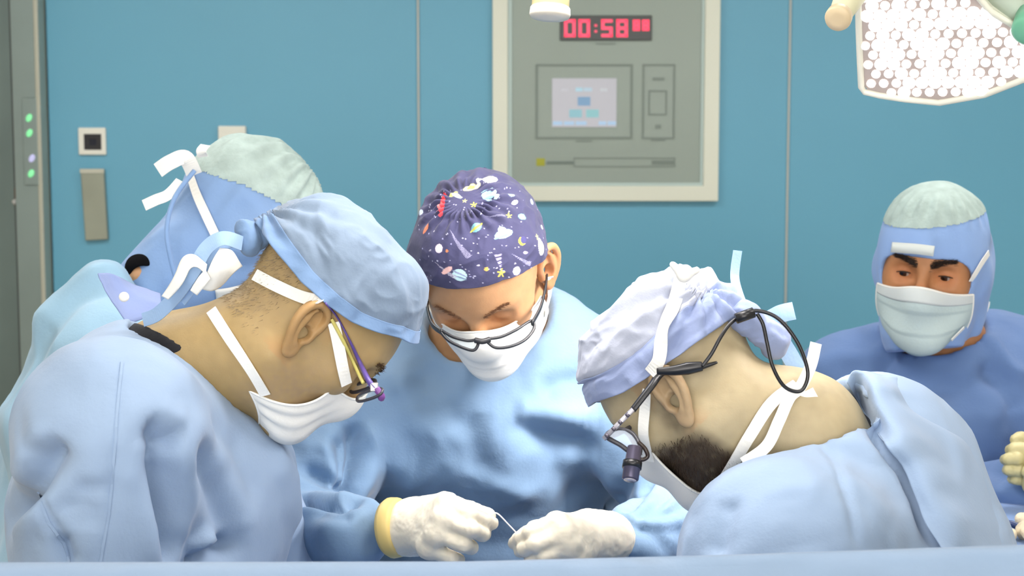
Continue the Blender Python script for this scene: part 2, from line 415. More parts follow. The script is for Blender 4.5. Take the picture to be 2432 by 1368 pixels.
# key pad
obj('keypad_bezel', *frame(1526, 152, 1602, 330, 4, FY, FY-.003), M_line, cpn, smooth=False)
kp = plate('keypad', 1532, 158, 1597, 326, M_inset, .001)
for r_ in ((1550, 184, 1578, 191), (1556, 296, 1570, 306)): obj('key', *box(PY(*r_[:2], FY-.001), PY(*r_[2:], FY-.003)), M_line, kp, smooth=False)
obj('key_window', *frame(1540, 214, 1584, 274, 4, FY, FY-.003), M_line, kp, smooth=False)
plate('label_line', 1546, 331, 1580, 335, M_line)
# lower strip
obj('slot_frame', *frame(1362, 374, 1604, 397, 3, FY, FY-.002), M_line, cpn, smooth=False)
yl = plate('yellow_mark', 1274, 376, 1294, 394, mat('mark_yellow', lin(168, 170, 44), .5), .002)
plate('label_line', 1298, 383, 1362, 390, mat('label_dark', lin(112, 126, 120), .6)); plate('label_line', 1548, 381, 1601, 391, mat('label_dark2', lin(120, 133, 126), .6))

# unseen window with glowing panes, added as a source for the frontal fill
fill_win = structure('fill_window_1', *join(box((-1.56, Y0-.02, .92), (1.56, Y0+.03, .97)), box((-1.56, Y0-.02, 2.27), (1.56, Y0+.03, 2.32)), box((-1.56, Y0-.02, .97), (-1.51, Y0+.03, 2.27)), box((1.51, Y0-.02, .97), (1.56, Y0+.03, 2.27))), M_white)
for k_ in range(3): obj('fill_pane', *box((-1.5+k_*1.01, Y0+.002, .98), (-.51+k_*1.01, Y0+.012, 2.26)), mat('fill_pane_glow', (.9, .9, .9), .2, emit=(1, .97, .95), es=3), fill_win, smooth=False)
# ceiling lights
M_lit = mat('lit_diffuser', (.9, .9, .9), .5, emit=(.96, .99, 1), es=6)
for i, (lx, ly) in enumerate(CEIL_SPOTS):
    o = thing('ceiling_light', 'white ceiling light panel %s, %s' % (('above the operating table', 'nearest the clock wall', 'nearest the added window')[i//2], ('steel door side', 'far from the steel door')[i % 2]), 'light', (lx, ly, ROOM_H), 'ceiling light panels')
    obj('light_frame', *box((lx-.6, ly-.32, ROOM_H-.03), (lx+.6, ly+.32, ROOM_H)), M_white, o, smooth=False, bevel=.004)
    obj('diffuser', *box((lx-.57, ly-.29, ROOM_H-.036), (lx+.57, ly+.29, ROOM_H-.029)), M_lit, o, smooth=False)
# ------------------------------------------------------------------ people: shared builders
class Head:
    """head frame: origin midway between the ear canals, x forward, y to the person's left, z up"""
    def __init__(s, o, yaw, pitch, roll=0, sc=1.0):
        cy, sy = math.cos(R(yaw)), math.sin(R(yaw)); f0 = np.array([cy, sy, 0]); l0 = np.array([-sy, cy, 0]); z = np.array([0, 0, 1.0])
        p = R(pitch); f = f0*math.cos(p)-z*math.sin(p); u = z*math.cos(p)+f0*math.sin(p); r = R(roll)
        l = l0*math.cos(r)+u*math.sin(r); u2 = u*math.cos(r)-l0*math.sin(r)
        s.o = np.asarray(o, float); s.M = np.stack([f, l, u2], 1); s.s = sc
    def w(s, *p):
        p = np.asarray(p if len(p) > 1 else p[0], float); return s.o+s.s*(p@s.M.T)
    def loc(s, V): return (np.asarray(V)-s.o)@s.M/s.s
    def ell(s, f, c, r, k=.02, sub=False, rot=None):
        M = s.M if rot is None else s.M@rot
        f.ell(s.w(*c), np.asarray(r)*s.s*np.ones(3), M, k, sub)
    def cap(s, f, a, b, ra, rb=None, k=.02, sub=False, flat=None):
        f.cap(s.w(*a), s.w(*b), ra*s.s, (ra if rb is None else rb)*s.s, k, sub, None if flat is None else (s.M@np.asarray(flat[0], float), flat[1]))
def rot_y(a): c, s = math.cos(R(a)), math.sin(R(a)); return np.array([[c, 0, s], [0, 1, 0], [-s, 0, c]])
def rot_z(a): c, s = math.cos(R(a)), math.sin(R(a)); return np.array([[c, -s, 0], [s, c, 0], [0, 0, 1]])

def head_prims(f, h, eyes='closed', puff=0):
    h.ell(f, (.003, 0, .047), (.097+puff, .076+puff, .085+puff), .01)
    h.ell(f, (.038, 0, .022), (.060, .064, .066), .03)
    h.ell(f, (.036, 0, -.045), (.052, .054, .055), .03)
    for s in (1, -1):
        h.cap(f, (.0, .057*s, -.045), (.072, .014*s, -.092), .017, .015, .03)      # jaw line
        h.ell(f, (.062, .043*s, -.008), (.024, .022, .022), .025)                   # cheek bone
        h.cap(f, (.088, .012*s, .032), (.074, .044*s, .034), .011, .010, .014)       # brow ridge
    h.ell(f, (.078, 0, -.088), (.019, .022, .019), .02)                             # chin
    h.cap(f, (.098, 0, .018), (.114, 0, -.02), .008, .011, .012)                     # nose
    for s in (1, -1): h.ell(f, (.104, .013*s, -.026), (.011, .008, .009), .008)
    h.ell(f, (.094, 0, -.052), (.012, .024, .007), .01); h.ell(f, (.092, 0, -.064), (.012, .021, .008), .01)
    for s in (1, -1): h.ell(f, (.102, .032*s, .012), (.020, .018, .015), .014, sub=True)   # eye sockets
    for s in (1, -1): h.ell(f, (.0735, .032*s, .012), (.0155, .0165, .0150), .004)          # lids over the eyeball
    if eyes == 'open':
        for s in (1, -1): h.ell(f, (.0925, .032*s, .0085), (.012, .0145, .0047), .002, sub=True)
def ear_mesh():
    f = Fld((-.034, -.014, -.046), (.026, .024, .048), .0013)
    f.ell((-.006, .003, .006), (.017, .0045, .029), rot_y(-8), .004)
    rim = catmull([(.007, .004, -.001), (.011, .006, .012), (.008, .009, .026), (-.004, .011, .034), (-.017, .012, .027), (-.022, .012, .010), (-.018, .010, -.008), (-.011, .007, -.020)], 4)
    for a, b in zip(rim[:-1], rim[1:]): f.cap(a, b, .0042, .0042, .002)
    an = catmull([(-.005, .008, .024), (-.012, .0085, .012), (-.0125, .0085, -.002), (-.006, .0075, -.014)], 4)
    for a, b in zip(an[:-1], an[1:]): f.cap(a, b, .0038, .0036, .003)
    f.ell((-.004, .005, -.024), (.0095, .0052, .0105), None, .006)
    f.ell((.008, .004, -.004), (.004, .005, .007), None, .004)
    f.ell((-.002, .008, -.003), (.0075, .010, .010), None, .003, sub=True)
    f.cap((-.001, .01, -.003), (.004, -.012, -.002), .0045, .0035, .002, sub=True)
    f.ell((.000, .011, .018), (.008, .0065, .0085), None, .003, sub=True)
    V, Q = f.mesh(2)
    a = R(-22); c, s = math.cos(a), math.sin(a)     # stand the back edge off the skull
    x, y = V[:, 0]-.008, V[:, 1]; V = np.stack([x*c-y*s+.008, x*s+y*c, V[:, 2]], 1)
    return V, Q
EARV, EARQ = ear_mesh()
def ear_at(h, side, sc=1.1, pos=(.0, .071, .0), tilt=8, flare=0):
    V = EARV*sc; V = V@rot_z(flare).T@rot_y(-tilt).T; Q = EARQ.copy()
    V = V+np.array(pos)
    if side < 0: V = V*np.array([1, -1, 1]); Q = Q[:, ::-1]
    return h.w(V), Q

def skin_colour(base, hl, extra=None):
    n = len(hl); c = np.tile(np.array(lin(*base)), (n, 1)); red = np.array([1.12, .84, .74]); x, y, z = hl.T
    w = np.zeros(n)
    w = np.maximum(w, .8*np.exp(-(((x-.115)/.022)**2+(y/.02)**2+((z+.02)/.02)**2)))
    w = np.maximum(w, .55*np.exp(-(((np.abs(y)-.032)/.022)**2+((x-.085)/.03)**2+((z-.010)/.016)**2)))
    w = np.maximum(w, .5*np.clip((np.abs(y)-.070)/.008, 0, 1)*(np.abs(x+.004) < .035)*(np.abs(z-.003) < .045))
    c = c*(1+w[:, None]*(red-1))
    c *= (1+.05*vnoise(hl*55)+.05*vnoise(hl*160+3))[:, None]
    if extra is not None: c = extra(c, hl)
    return np.clip(c, 0, 1)
def blend(c, w, col): return c*(1-w[:, None])+np.array(lin(*col))*w[:, None]
M_skin = mat('skin', (.6, .4, .3), .52, attr=True, sss=.12, spec=.35, bump=.06, bscale=420)

def star_shell(h, c0, dirs, form, off, far=.26):
    """where rays from c0 leave the implicit form (head units)"""
    lo = np.full(len(dirs), .02); hi = np.full(len(dirs), far); c0 = np.asarray(c0)
    for _ in range(24):
        m = (lo+hi)/2; ins = form(c0+dirs*m[:, None]) < off; lo = np.where(ins, m, lo); hi = np.where(ins, hi, m)
    return c0+dirs*((lo+hi)/2)[:, None]
def e_(p, c, r):
    q = (p-np.array(c))/np.array(r); k0 = np.linalg.norm(q, axis=1); k1 = np.linalg.norm(q/np.array(r), axis=1); return k0*(k0-1)/np.maximum(k1, 1e-6)
def smin(a, b, k): h = np.maximum(k-np.abs(a-b), 0)/k; return np.minimum(a, b)-h*h*k/4
def face_form(p, k=.035):
    d = e_(p, (.036, 0, -.04), (.054, .057, .06)); d = smin(d, e_(p, (.098, 0, -.018), (.021, .020, .026)), k)
    d = smin(d, e_(p, (.078, 0, -.088), (.020, .026, .018)), k); d = smin(d, e_(p, (.03, 0, .01), (.058, .070, .06)), k)
    d = smin(d, e_(p, (.01, 0, -.045), (.05, .064, .05)), k)
    return d
def grid_faces(n, m, closed=False):
    i = np.arange(n-1)[:, None]; mm = m if closed else m-1; j = np.arange(mm)[None, :]; j2 = (j+1) % m
    return np.stack([np.broadcast_to(a, (n-1, mm)).ravel() for a in (i*m+j, i*m+j2, (i+1)*m+j2, (i+1)*m+j)], 1)
def mask_mesh(h, az=(60, 84, 90), top=(26, 22), bot=(-56, -30), off=.006, pleat=.0, nu=72, nv=44, wr=None):
    """face mask as a patch over the nose, mouth and chin; returns vertices, faces and the border loop"""
    U, T = np.meshgrid(np.linspace(-1, 1, nu), np.linspace(0, 1, nv)); c0 = np.array([.012, 0, -.045])
    azm = np.polyval(np.polyfit([0, .5, 1], az, 2), T); A = np.radians(U*azm)
    et = top[1]+(top[0]-top[1])*np.exp(-(U/.28)**2); eb = bot[1]+(bot[0]-bot[1])*np.cos(np.clip(U, -1, 1)*math.pi/2)
    E = np.radians(et+(eb-et)*T)
    D = np.stack([np.cos(E)*np.cos(A), np.cos(E)*np.sin(A), np.sin(E)], -1).reshape(-1, 3)
    V = star_shell(h, c0, D, face_form, off)
    b = (1-np.abs(U)**4)*np.sin(np.clip(T, 0, 1)*math.pi)
    ex = .004*b
    if pleat: ex = ex+pleat*((T*4.0) % 1.0-.5)*(1-U**4)*(T > .12)*(T < .95)
    if wr is not None: ex = ex+wr(U, T)*(1-np.abs(U)**6)*np.clip(T*8, 0, 1)*np.clip((1-T)*8, 0, 1)
    V = V+D*ex.reshape(-1)[:, None]
    F = grid_faces(nv, nu)
    g = np.arange(nu*nv).reshape(nv, nu); loop = np.concatenate([g[0], g[1:, -1], g[-1, -2::-1], g[-2:0:-1, 0]])
    return h.w(V), F, h.w(V)[loop], {k: h.w(V)[g[a]] for k, a in dict(tl=(0, nu-1), tr=(0, 0), bl=(nv-1, nu-1), br=(nv-1, 0)).items()}

def cap_mesh(h, edge, o=(.012, .010, .012), c0=(.003, 0, .047), puff=None, n=200, m=110, tilt=0):
    """cloth cap: rows from the crown to the edge; edge(az) = polar angle (deg) where it ends; puff(az, t, dir) = extra radius"""
    az = np.linspace(0, 2*math.pi, n, endpoint=False); t = np.linspace(0.0, 1, m); T, A = np.meshgrid(t, az, indexing='ij')
    Pq = np.radians(edge(np.degrees((A+math.pi) % (2*math.pi)-math.pi)))*T
    D = np.stack([np.sin(Pq)*np.cos(A), np.sin(Pq)*np.sin(A), np.cos(Pq)], -1).reshape(-1, 3)
    D = D@rot_y(tilt).T
    r = 1/np.sqrt((((D)/np.array([.097+o[0], .076+o[1], .085+o[2]]))**2).sum(1))
    if puff is not None: r = r+puff(np.degrees(np.arctan2(D[:, 1], D[:, 0])), T.ravel(), D)
    return np.array(c0)+D*r[:, None], grid_faces(m, n, True), (m, n)

class Person:
    def __init__(s, name_label, base, skin, head):
        s.root = thing('person', name_label, 'person', (base[0], base[1], 0), 'theatre staff'); s.h = head; s.skin = skin; s.trees = []; s.all = {}
    def body(s, hands, prims, h=.0032, eyes='closed', extra=None, ears=(1, -1), earsc=1.1, boxpad=.03, legs=None, tilt=8, earpos=(.0, .071, .0), flare=0):
        """one skin surface from the head down to the feet"""
        c = s.h.w(.01, 0, .0); flo = c-.155*s.h.s; fhi = c+.165*s.h.s
        lo = np.array([c[0]-.62, c[1]-.55, -.02]); hi = np.array([c[0]+.62, c[1]+.55, fhi[2]])
        f = Fld(lo, hi, h, flo, fhi, .024)
        head_prims(f, s.h, eyes); prims(f)
        V, Q = f.mesh(1); hl = s.h.loc(V)
        for e in ears:
            v, q = ear_at(s.h, e, earsc, earpos, tilt, flare); Q = np.concatenate([Q, q+len(V)]); V = np.concatenate([V, v])
        hl = s.h.loc(V)
        b = obj('body', V, Q, M_skin, s.root, col=skin_colour(s.skin, hl, extra)); s.b = b
        # bvh of the head part only
        near = np.linalg.norm(V-c, axis=1) < .3; fm = near[Q].all(1); s.tree_body = bvh(V, Q[fm]); s.trees.append(s.tree_body)
    def hit(s, px, py, off=.002, trees=None):
        r = shoot(trees or s.trees, px, py)
        if r is None: return None
        return r[0]+r[1]*off, r[1]
    def path(s, pts, off=.002, trees=None):
        out = [s.hit(*p, off=off, trees=trees) for p in pts]; out = [q for q in out if q is not None]
        return np.array([q[0] for q in out]), np.array([q[1] for q in out])
    def snap(s, p, off=.002, trees=None):
        best = None
        for t in trees or s.trees:
            r = t.find_nearest(Vector(p))
            if r[0] is not None and (best is None or r[3] < best[2]): best = (np.array(r[0]), np.array(r[1]), r[3])
        return best[0]+best[1]*off, best[1]
    def strap(s, pts, width, m, name='strap', parent=None, off=.002, n=6, mirror=False, trees=None, thick=.0014):
        p, q = s.path(pts, off, trees)
        if len(p) < 2: print('strap missed', name, pts); return None
        pp = catmull(p, n); nn = catmull(q, n)
        o = obj(name, *ribbon(pp, nn, width, thick), m, parent or s.root, smooth=False)
        if mirror:
            L = s.h.loc(p)*np.array([1, -1, 1]); r = [s.snap(s.h.w(a), off, trees) for a in L]
            obj(name, *ribbon(catmull([a[0] for a in r], n), catmull([a[1] for a in r], n), width, thick), m, parent or s.root)
        return o
def finish_gown(f, creases=(), crump=(.004, 9), stretch=(1, 1, .6), smooth=2, fine=(.0012, 30)):
    """mesh a gown field, then press folds into it: creases = [(pixel polyline, width, depth)]; a negative depth is a ridge"""
    V, Q = f.mesh(smooth); t = bvh(V, Q); disp = np.zeros(len(V))
    for pl, w, d in creases:
        pts = []
        for a, b in zip(pl[:-1], pl[1:]):
            for u in np.linspace(0, 1, 6, endpoint=False): pts.append((a[0]+(b[0]-a[0])*u, a[1]+(b[1]-a[1])*u))
        pts.append(pl[-1]); H = [shoot([t], *q) for q in pts]; H = [q for q in H if q]
        if len(H) < 2: continue
        H = np.array([q[0] for q in H]); brk = np.linalg.norm(np.diff(H, axis=0), axis=1)
        dd = np.full(len(V), 9.0); tt = np.zeros(len(V)); L = len(H)-1
        for i in range(L):
            if brk[i] > .12: continue
            a, b = H[i], H[i+1]; ab = b-a; u = np.clip(((V-a)@ab)/max(ab@ab, 1e-9), 0, 1); q = np.linalg.norm(V-a-u[:, None]*ab, axis=1); m = q < dd; dd[m] = q[m]; tt[m] = ((i+u)/L)[m]
        fade = np.clip(np.minimum(tt, 1-tt)*6+.15, 0, 1)
        disp -= d*fade*(np.exp(-(dd/w)**2)-.12*np.exp(-((dd-2.1*w)/w)**2))
    N = vnormals(V, Q)
    if crump: disp += crump[0]*crumple(V, crump[1], stretch)
    if fine: disp += fine[0]*crumple(V+3, fine[1])
    V = V+N*disp[:, None]
    return V, Q
def seam_line(trees, pts, m, parent, w=.0028):
    H = [shoot(trees, *q) for q in catmull(np.array(pts, float), 5)]; H = [h for h in H if h]
    return obj('seam', *ribbon(np.array([h[0]+h[1]*.0004 for h in H]), np.array([h[1] for h in H]), w, .0016), m, parent, smooth=False)
def tube_path(name, pts, r, m, parent, n=8, k=8, flat=None, up=(0, 0, 1)): return obj(name, *tube(catmull(pts, k), r, n, flat=flat, up=up), m, parent)
def glove(name, W, chains, m, parent, pr=.013, fr=.0085, forearm=None, h=.002, fa=.029):
    """chains: five lists of joints, thumb first, each starting at its knuckle; W = wrist"""
    pts = np.array([W]+[p for c in chains for p in c]+([forearm] if forearm is not None else [])); lo = pts.min(0)-.04; hi = pts.max(0)+.04
    f = Fld(lo, hi, h)
    for i, c in enumerate(chains):
        r0 = pr*(.95 if i else 1.05)
        f.cap(W, c[0], pr*1.6, r0 if i else r0*.95, .012)
        rr = fr*(1.12 if i == 0 else (1, 1, 1.03, 1, .9)[i]); n = len(c)
        rs = [r0*.85]+[rr*(1-.1*j/max(n-2, 1)) for j in range(n-1)]
        for j in range(n-1): f.cap(c[j], c[j+1], rs[j], rs[j+1], .006 if j == 0 else .003)
    for a, b in zip(chains[1:-1], chains[2:]): f.cap(a[0], b[0], pr*.85, pr*.85, .008)
    if forearm is not None: f.cap(W, forearm, fa, fa*1.06, .02)
    V, Q = f.mesh(1); V = V+vnormals(V, Q)*(.0009*crumple(V, 60)+.0006*crumple(V, 140))[:, None]
    return obj(name, V, Q, m, parent)
def fabric(name, col, rough=.75):
    m = mat(name, lin(*col), rough, bump=.10, bscale=240, sheen=.15, var=.025, vscale=14, spec=.25); N = m.node_tree.nodes; L = m.node_tree.links
    if not any(n.name == 'crease' for n in N):
        tc = next(n for n in N if n.type == 'TEX_COORD'); nz = N.new('ShaderNodeTexNoise'); nz.name = 'crease'; nz.noise_type = 'RIDGED_MULTIFRACTAL'
        nz.inputs['Scale'].default_value = 11; nz.inputs['Detail'].default_value = 3.0; nz.inputs['Roughness'].default_value = .45; nz.inputs['Distortion'].default_value = .35
        L.new(tc.outputs['Object'], nz.inputs['Vector']); fine = next(n for n in N if n.type == 'BUMP'); bp = N.new('ShaderNodeBump'); bp.inputs['Strength'].default_value = .8; bp.inputs['Distance'].default_value = .03
        L.new(nz.outputs['Fac'], bp.inputs['Height']); L.new(fine.outputs['Normal'], bp.inputs['Normal']); L.new(bp.outputs['Normal'], N['Principled BSDF'].inputs['Normal'])
    return m
def sheet(name, rows, m, parent, thick=.0016, n=8, crump=0):
    """cloth lofted through rows of points"""
    a = [catmull(r, n) for r in rows]; b = np.array([catmull(np.array([q[i] for q in a]), 6) for i in range(len(a[0]))]); V = b.reshape(-1, 3); F = grid_faces(b.shape[0], b.shape[1])
    if crump: V = V+vnormals(V, F)*(crump*crumple(V, 30))[:, None]
    return obj(name, V, F, m, parent, solid=thick)
M_gownA = fabric('gown_lilac_blue', (146, 168, 196)); M_gownB = fabric('gown_pale_teal', (146, 182, 206)); M_gownC = fabric('gown_sky_blue', (122, 151, 181))
M_gownD = fabric('gown_blue', (146, 168, 196)); M_gownE = fabric('gown_mid_blue', (94, 122, 168))
M_capA = fabric('cap_pale_blue', (118, 136, 157)); M_capA2 = fabric('cap_blue_hem', (112, 141, 178)); M_capD = fabric('cap_white_blue', (170, 176, 192)); M_capD2 = fabric('cap_lilac_band', (140, 154, 190))
M_hood = fabric('hood_blue', (132, 164, 208)); M_net = mat('hood_white_net', lin(170, 190, 186), .8, bump=.35, bscale=120, var=.13, vscale=40)
M_mask = mat('mask_white', lin(236, 235, 228), .8, bump=.08, bscale=300, spec=.2); M_maskE = mat('mask_pale_aqua', lin(190, 208, 208), .8, bump=.1, bscale=260, spec=.2)
M_tie = mat('tie_white', lin(238, 238, 232), .8, bump=.1, bscale=500); M_tieb = fabric('tie_blue', (150, 180, 216))
M_shirt = mat('shirt_black', (.012, .012, .016), .85, bump=.1, bscale=300); M_scrub = fabric('scrub_teal', (70, 150, 170))
M_glove = mat('glove_cream', lin(228, 220, 200), .5, sss=.08, bump=.06, bscale=200, var=.03, vscale=40); M_gloveE = mat('glove_yellow', lin(196, 188, 140), .5, sss=.08, bump=.06, bscale=200)
M_cuff = mat('glove_cuff_tan', lin(222, 196, 122), .5); M_hair = mat('hair_dark', (.014, .010, .008), .6, spec=.3); M_hairB = mat('hair_black', (.006, .006, .007), .95, spec=.05)
M_lens = mat('lens_clear', (.75, .88, .92), .05, trans=.28, spec=.9); M_blackp = mat('frame_black', (.01, .011, .014), .3); M_grey = mat('frame_grey', lin(62, 62, 70), .35)
def strands(name, roots, dirs, lens, wid, m, parent, kind=None):
    """short tapering hairs joined in one part"""
    roots = np.asarray(roots); d = np.asarray(dirs); n = len(roots); s = np.cross(d, RNG.normal(size=(n, 3))); s /= np.maximum(np.linalg.norm(s, axis=1, keepdims=True), 1e-9)
    tip = roots+d*lens[:, None]; V = np.stack([roots-s*wid, roots+s*wid, tip], 1).reshape(-1, 3); F = np.arange(3*n).reshape(-1, 3)
    return obj(name, V, F, m, parent, kind=kind)
def head_at(px, py, d, loc, yaw, pitch, roll=0, sc=1.0):
    """a head whose local point loc sits at depth d in the given direction"""
    h = Head((0, 0, 0), yaw, pitch, roll, sc); h.o = P(px, py, d)-h.w(*loc); return h
def legs(f, hip, foot_l, foot_r, yaw):
    d = np.array([math.cos(R(yaw)), math.sin(R(yaw)), 0]); s = np.array([-d[1], d[0], 0])
    for q, ft in ((1, foot_l), (-1, foot_r)):
        a = hip+s*.09*q; k = (a+ft)/2+d*.02; k[2] = .5; ank = np.array([ft[0], ft[1], .09])
        f.cap(a, k, .085, .06, .04); f.cap(k, ank, .058, .042, .03); f.cap(ank-np.array([0, 0, .05]), ank+d*.15-np.array([0, 0, .055]), .035, .033, .03)
def trunk_prims(neck_top, neck_base, chest, hip, sh, el, wr, yaw, nr=.058):
    d = np.array([math.cos(R(yaw)), math.sin(R(yaw)), 0]); s = np.array([-d[1], d[0], 0])
    def fn(f):
        f.cap(neck_top, neck_base, nr, nr*1.1, .03); f.cap(neck_base, chest, .066, .11, .05, flat=(d, .8)); f.cap(chest, hip, .145, .14, .06, flat=(d, .75))
        for k in (0, 1):
            f.cap(chest+(np.array(sh[k])-chest)*.2, sh[k], .05, .045, .05); f.cap(sh[k], el[k], .044, .034, .03); f.cap(el[k], wr[k], .033, .020, .02)
            pass
        ft = np.array([hip[0], hip[1], .09]); legs(f, np.array(hip), ft+s*.12, ft-s*.12, yaw)
    return fn
def gown_prims(f, chest, hip, sh, el, cuff, yaw, cr=(.17, .20), sr=.088, er=.072, wr=.052, nb=None, nbr=.072, ka=.045, hem=.36, skirt=.24):
    d = np.array([math.cos(R(yaw)), math.sin(R(yaw)), 0]); fl = cr[0]/cr[1]
    f.cap(chest, hip, cr[1], cr[1]*1.05, .05, flat=(d, fl)); b = np.array([hip[0], hip[1], hem]); f.cap(hip, b, cr[1]*1.05, skirt*1.1, .05, flat=(d, fl))
    for k in (0, 1):
        if nb is not None: f.cap(nb, sh[k], nbr, sr*.95, .05)
        f.cap(chest+(np.array(sh[k])-chest)*.3, sh[k], .11, sr, .06); f.cap(sh[k], el[k], sr, er, ka)
        if cuff[k] is not None: f.cap(el[k], cuff[k], er, wr, .02)
A_ = lambda *p: np.array(p, float)

# =============== surgeon at the left front
hA = head_at(722, 785, 1.755, (.0, -.076, 0), 12, 50, 0, .97)
pA = Person('surgeon in pale blue gown and tied blue cap bending at left, purple glasses, profile', (-.52, 1.86), (172, 147, 101), hA)
nbA = P(400, 915, 1.86); chA = P(365, 1250, 1.87); hpA = A_(-.46, 1.87, .90)
shA = [P(470, 1010, 2.05), P(262, 1030, 1.665)]; elA = [P(690, 1500, 2.02), P(205, 1600, 1.62)]; wrA = [A_(-.12, 1.98, 1.08), A_(-.30, 1.66, 1.06)]
def hairA(c, hl):
    x, y, z = hl.T
    w = np.exp(-((x+.062)/.034)**2)*np.clip((z+.052)/.03, 0, 1)*np.clip((.06-z)/.02, 0, 1)*.38*(1+.5*vnoise(hl*140)); c = blend(c, np.clip(w, 0, 1), (120, 104, 82))
    w = np.clip((.012-z)/.05, 0, 1)*np.clip((x+.005)/.03, 0, 1)*np.clip((z+.12)/.03, 0, 1)*.28*(1+.8*vnoise(hl*220)); return blend(c, np.clip(w, 0, 1), (150, 128, 112))
pA.body(None, trunk_prims(hA.w(-.012, 0, -.045), nbA, chA, hpA, shA, elA, wrA, 0, .064), extra=hairA, earsc=1.06, tilt=14)
f = Fld(A_(-.95, 1.40, .30), A_(-.02, 2.25, 1.62), .0055, A_(-.75, 1.48, 1.16), A_(-.15, 2.2, 1.55), .03)
gown_prims(f, chA, hpA, shA, elA, wrA, 0, (.150, .20), .088, .074, .055, P(335, 1010, 1.86), ka=.012)
f.cap(P(345, 985, 1.86), P(370, 1130, 1.87), .105, .15, .06)          # shoulder yoke to the collar
f.cap(P(380, 960, 1.86), P(560, 770, 1.86), .087, .090, .012, sub=True)
V, Q = finish_gown(f, [
    ([(438, 1056), (390, 1035), (350, 1005)], .012, .016), ([(372, 1050), (400, 1150), (412, 1240), (416, 1345)], .016, .036), ([(438, 1056), (395, 1052), (355, 1030)], .012, .010),
    ([(150, 1045), (95, 1120), (45, 1190), (0, 1275)], .014, .028), ([(282, 905), (275, 1060), (262, 1200), (238, 1340)], .004, .0022), ([(140, 1270), (160, 1340)], .012, .010), ([(95, 1180), (140, 1270), (162, 1340)], .006, .006),
    ([(470, 1060), (520, 1180), (560, 1340)], .016, .016), ([(500, 1000), (560, 1060), (620, 1200)], .02, .007), ([(560, 1300), (480, 1322), (440, 1340)], .010, .022), ([(508, 1262), (452, 1340)], .009, -.009), ([(640, 1050), (690, 1140), (705, 1300)], .02, -.008),
    ([(180, 1155), (225, 1163), (262, 1152)], .008, .004), ([(130, 1210), (190, 1200), (250, 1220)], .008, .004), ([(170, 1235), (240, 1240)], .006, .003)], (.0020, 9))
gA = obj('gown', V, Q, M_gownA, pA.root); tgA = bvh(V, Q)
seam_line([tgA], [(290, 860), (280, 960), (270, 1100), (258, 1220), (238, 1335)], M_gownA, gA)
seam_line([tgA], [(92, 1170), (115, 1240), (150, 1290), (165, 1338)], M_gownA, gA)
# the collar's far side standing up behind the neck
sheet('inner_collar', [[P(232, 650, 1.93), P(262, 652, 1.97), P(310, 672, 2.0), P(380, 700, 2.0)], [P(250, 690, 1.92), P(280, 700, 1.95), P(325, 708, 1.97), P(382, 716, 1.98)], [P(300, 770, 1.90), P(320, 765, 1.92), P(350, 755, 1.94), P(385, 745, 1.95)]], fabric('gown_inner', (130, 147, 192)), gA, crump=.002)
obj('collar_snap', *disc(A_(0, 0, 0)+P(295, 705, 1.90), .006, .004), M_tie, gA)
# black shirt collar and the raised inner collar behind the neck
f = Fld(A_(-.55, 1.70, 1.25), A_(-.15, 2.05, 1.62), .004); f.cap(P(520, 800, 1.86), P(370, 970, 1.86), .083, .085, .02); f.cut(P(466, 858, 1.86), A_(.54, .32, .85))
V, Q = f.mesh(1); obj('undershirt', V, Q, M_shirt, pA.root)
# cap
def edgeA(a): return np.interp(np.abs(a), [0, 40, 75, 95, 120, 150, 180], [67, 74, 90, 95, 98, 96, 93])
def puffA(a, t, D):
    back = D@norm((-.97, 0, .10)); g = np.clip((back-.55)/.45, 0, 1); ang = np.arctan2(D[:, 2]-.08*back, D[:, 1])
    r = .012*np.exp(-((t-.45)/.3)**2)+.008*g**1.6+.0035*g*np.sin(ang*13)+.0022*np.sin(ang*7+2)*(1-t)
    r = r+.004*crumple(D, 3.2)*np.clip(t*3, 0, 1)+.004*np.clip((t-.9)/.1, 0, 1)
    return r
V, F_, (m_, n_) = cap_mesh(hA, edgeA, (.012, .010, .012), puff=puffA); V = hA.w(V)
capA = obj('cap', V, F_, M_capA, pA.root, solid=.0015); pA.trees.append(bvh(V, F_))
row = V.reshape(m_, n_, 3); c_ = hA.w(.003, 0, .047); rim = row[-13:].reshape(-1, 3); rim = rim+(rim-c_)/np.linalg.norm(rim-c_, axis=1)[:, None]*.0022
pA.trees.append(bvh(rim, grid_faces(13, n_, True))); obj('hem_band', rim, grid_faces(13, n_, True), M_capA2, capA, solid=.001)
tk = hA.w(-.108, 0, .030)
f = Fld(tk-.05, tk+.05, .0022); f.ell(tk, (.014, .015, .018), hA.M); f.ell(tk+A_(-.006, -.016, -.004), (.012, .012, .016), None, .006); f.ell(tk+A_(-.012, -.01, .010), (.010, .012, .010), None, .006); V, Q = f.mesh(1); V = V+vnormals(V, Q)*(.003*crumple(V, 50))[:, None]
obj('cap_knot', V, Q, M_capA2, capA)
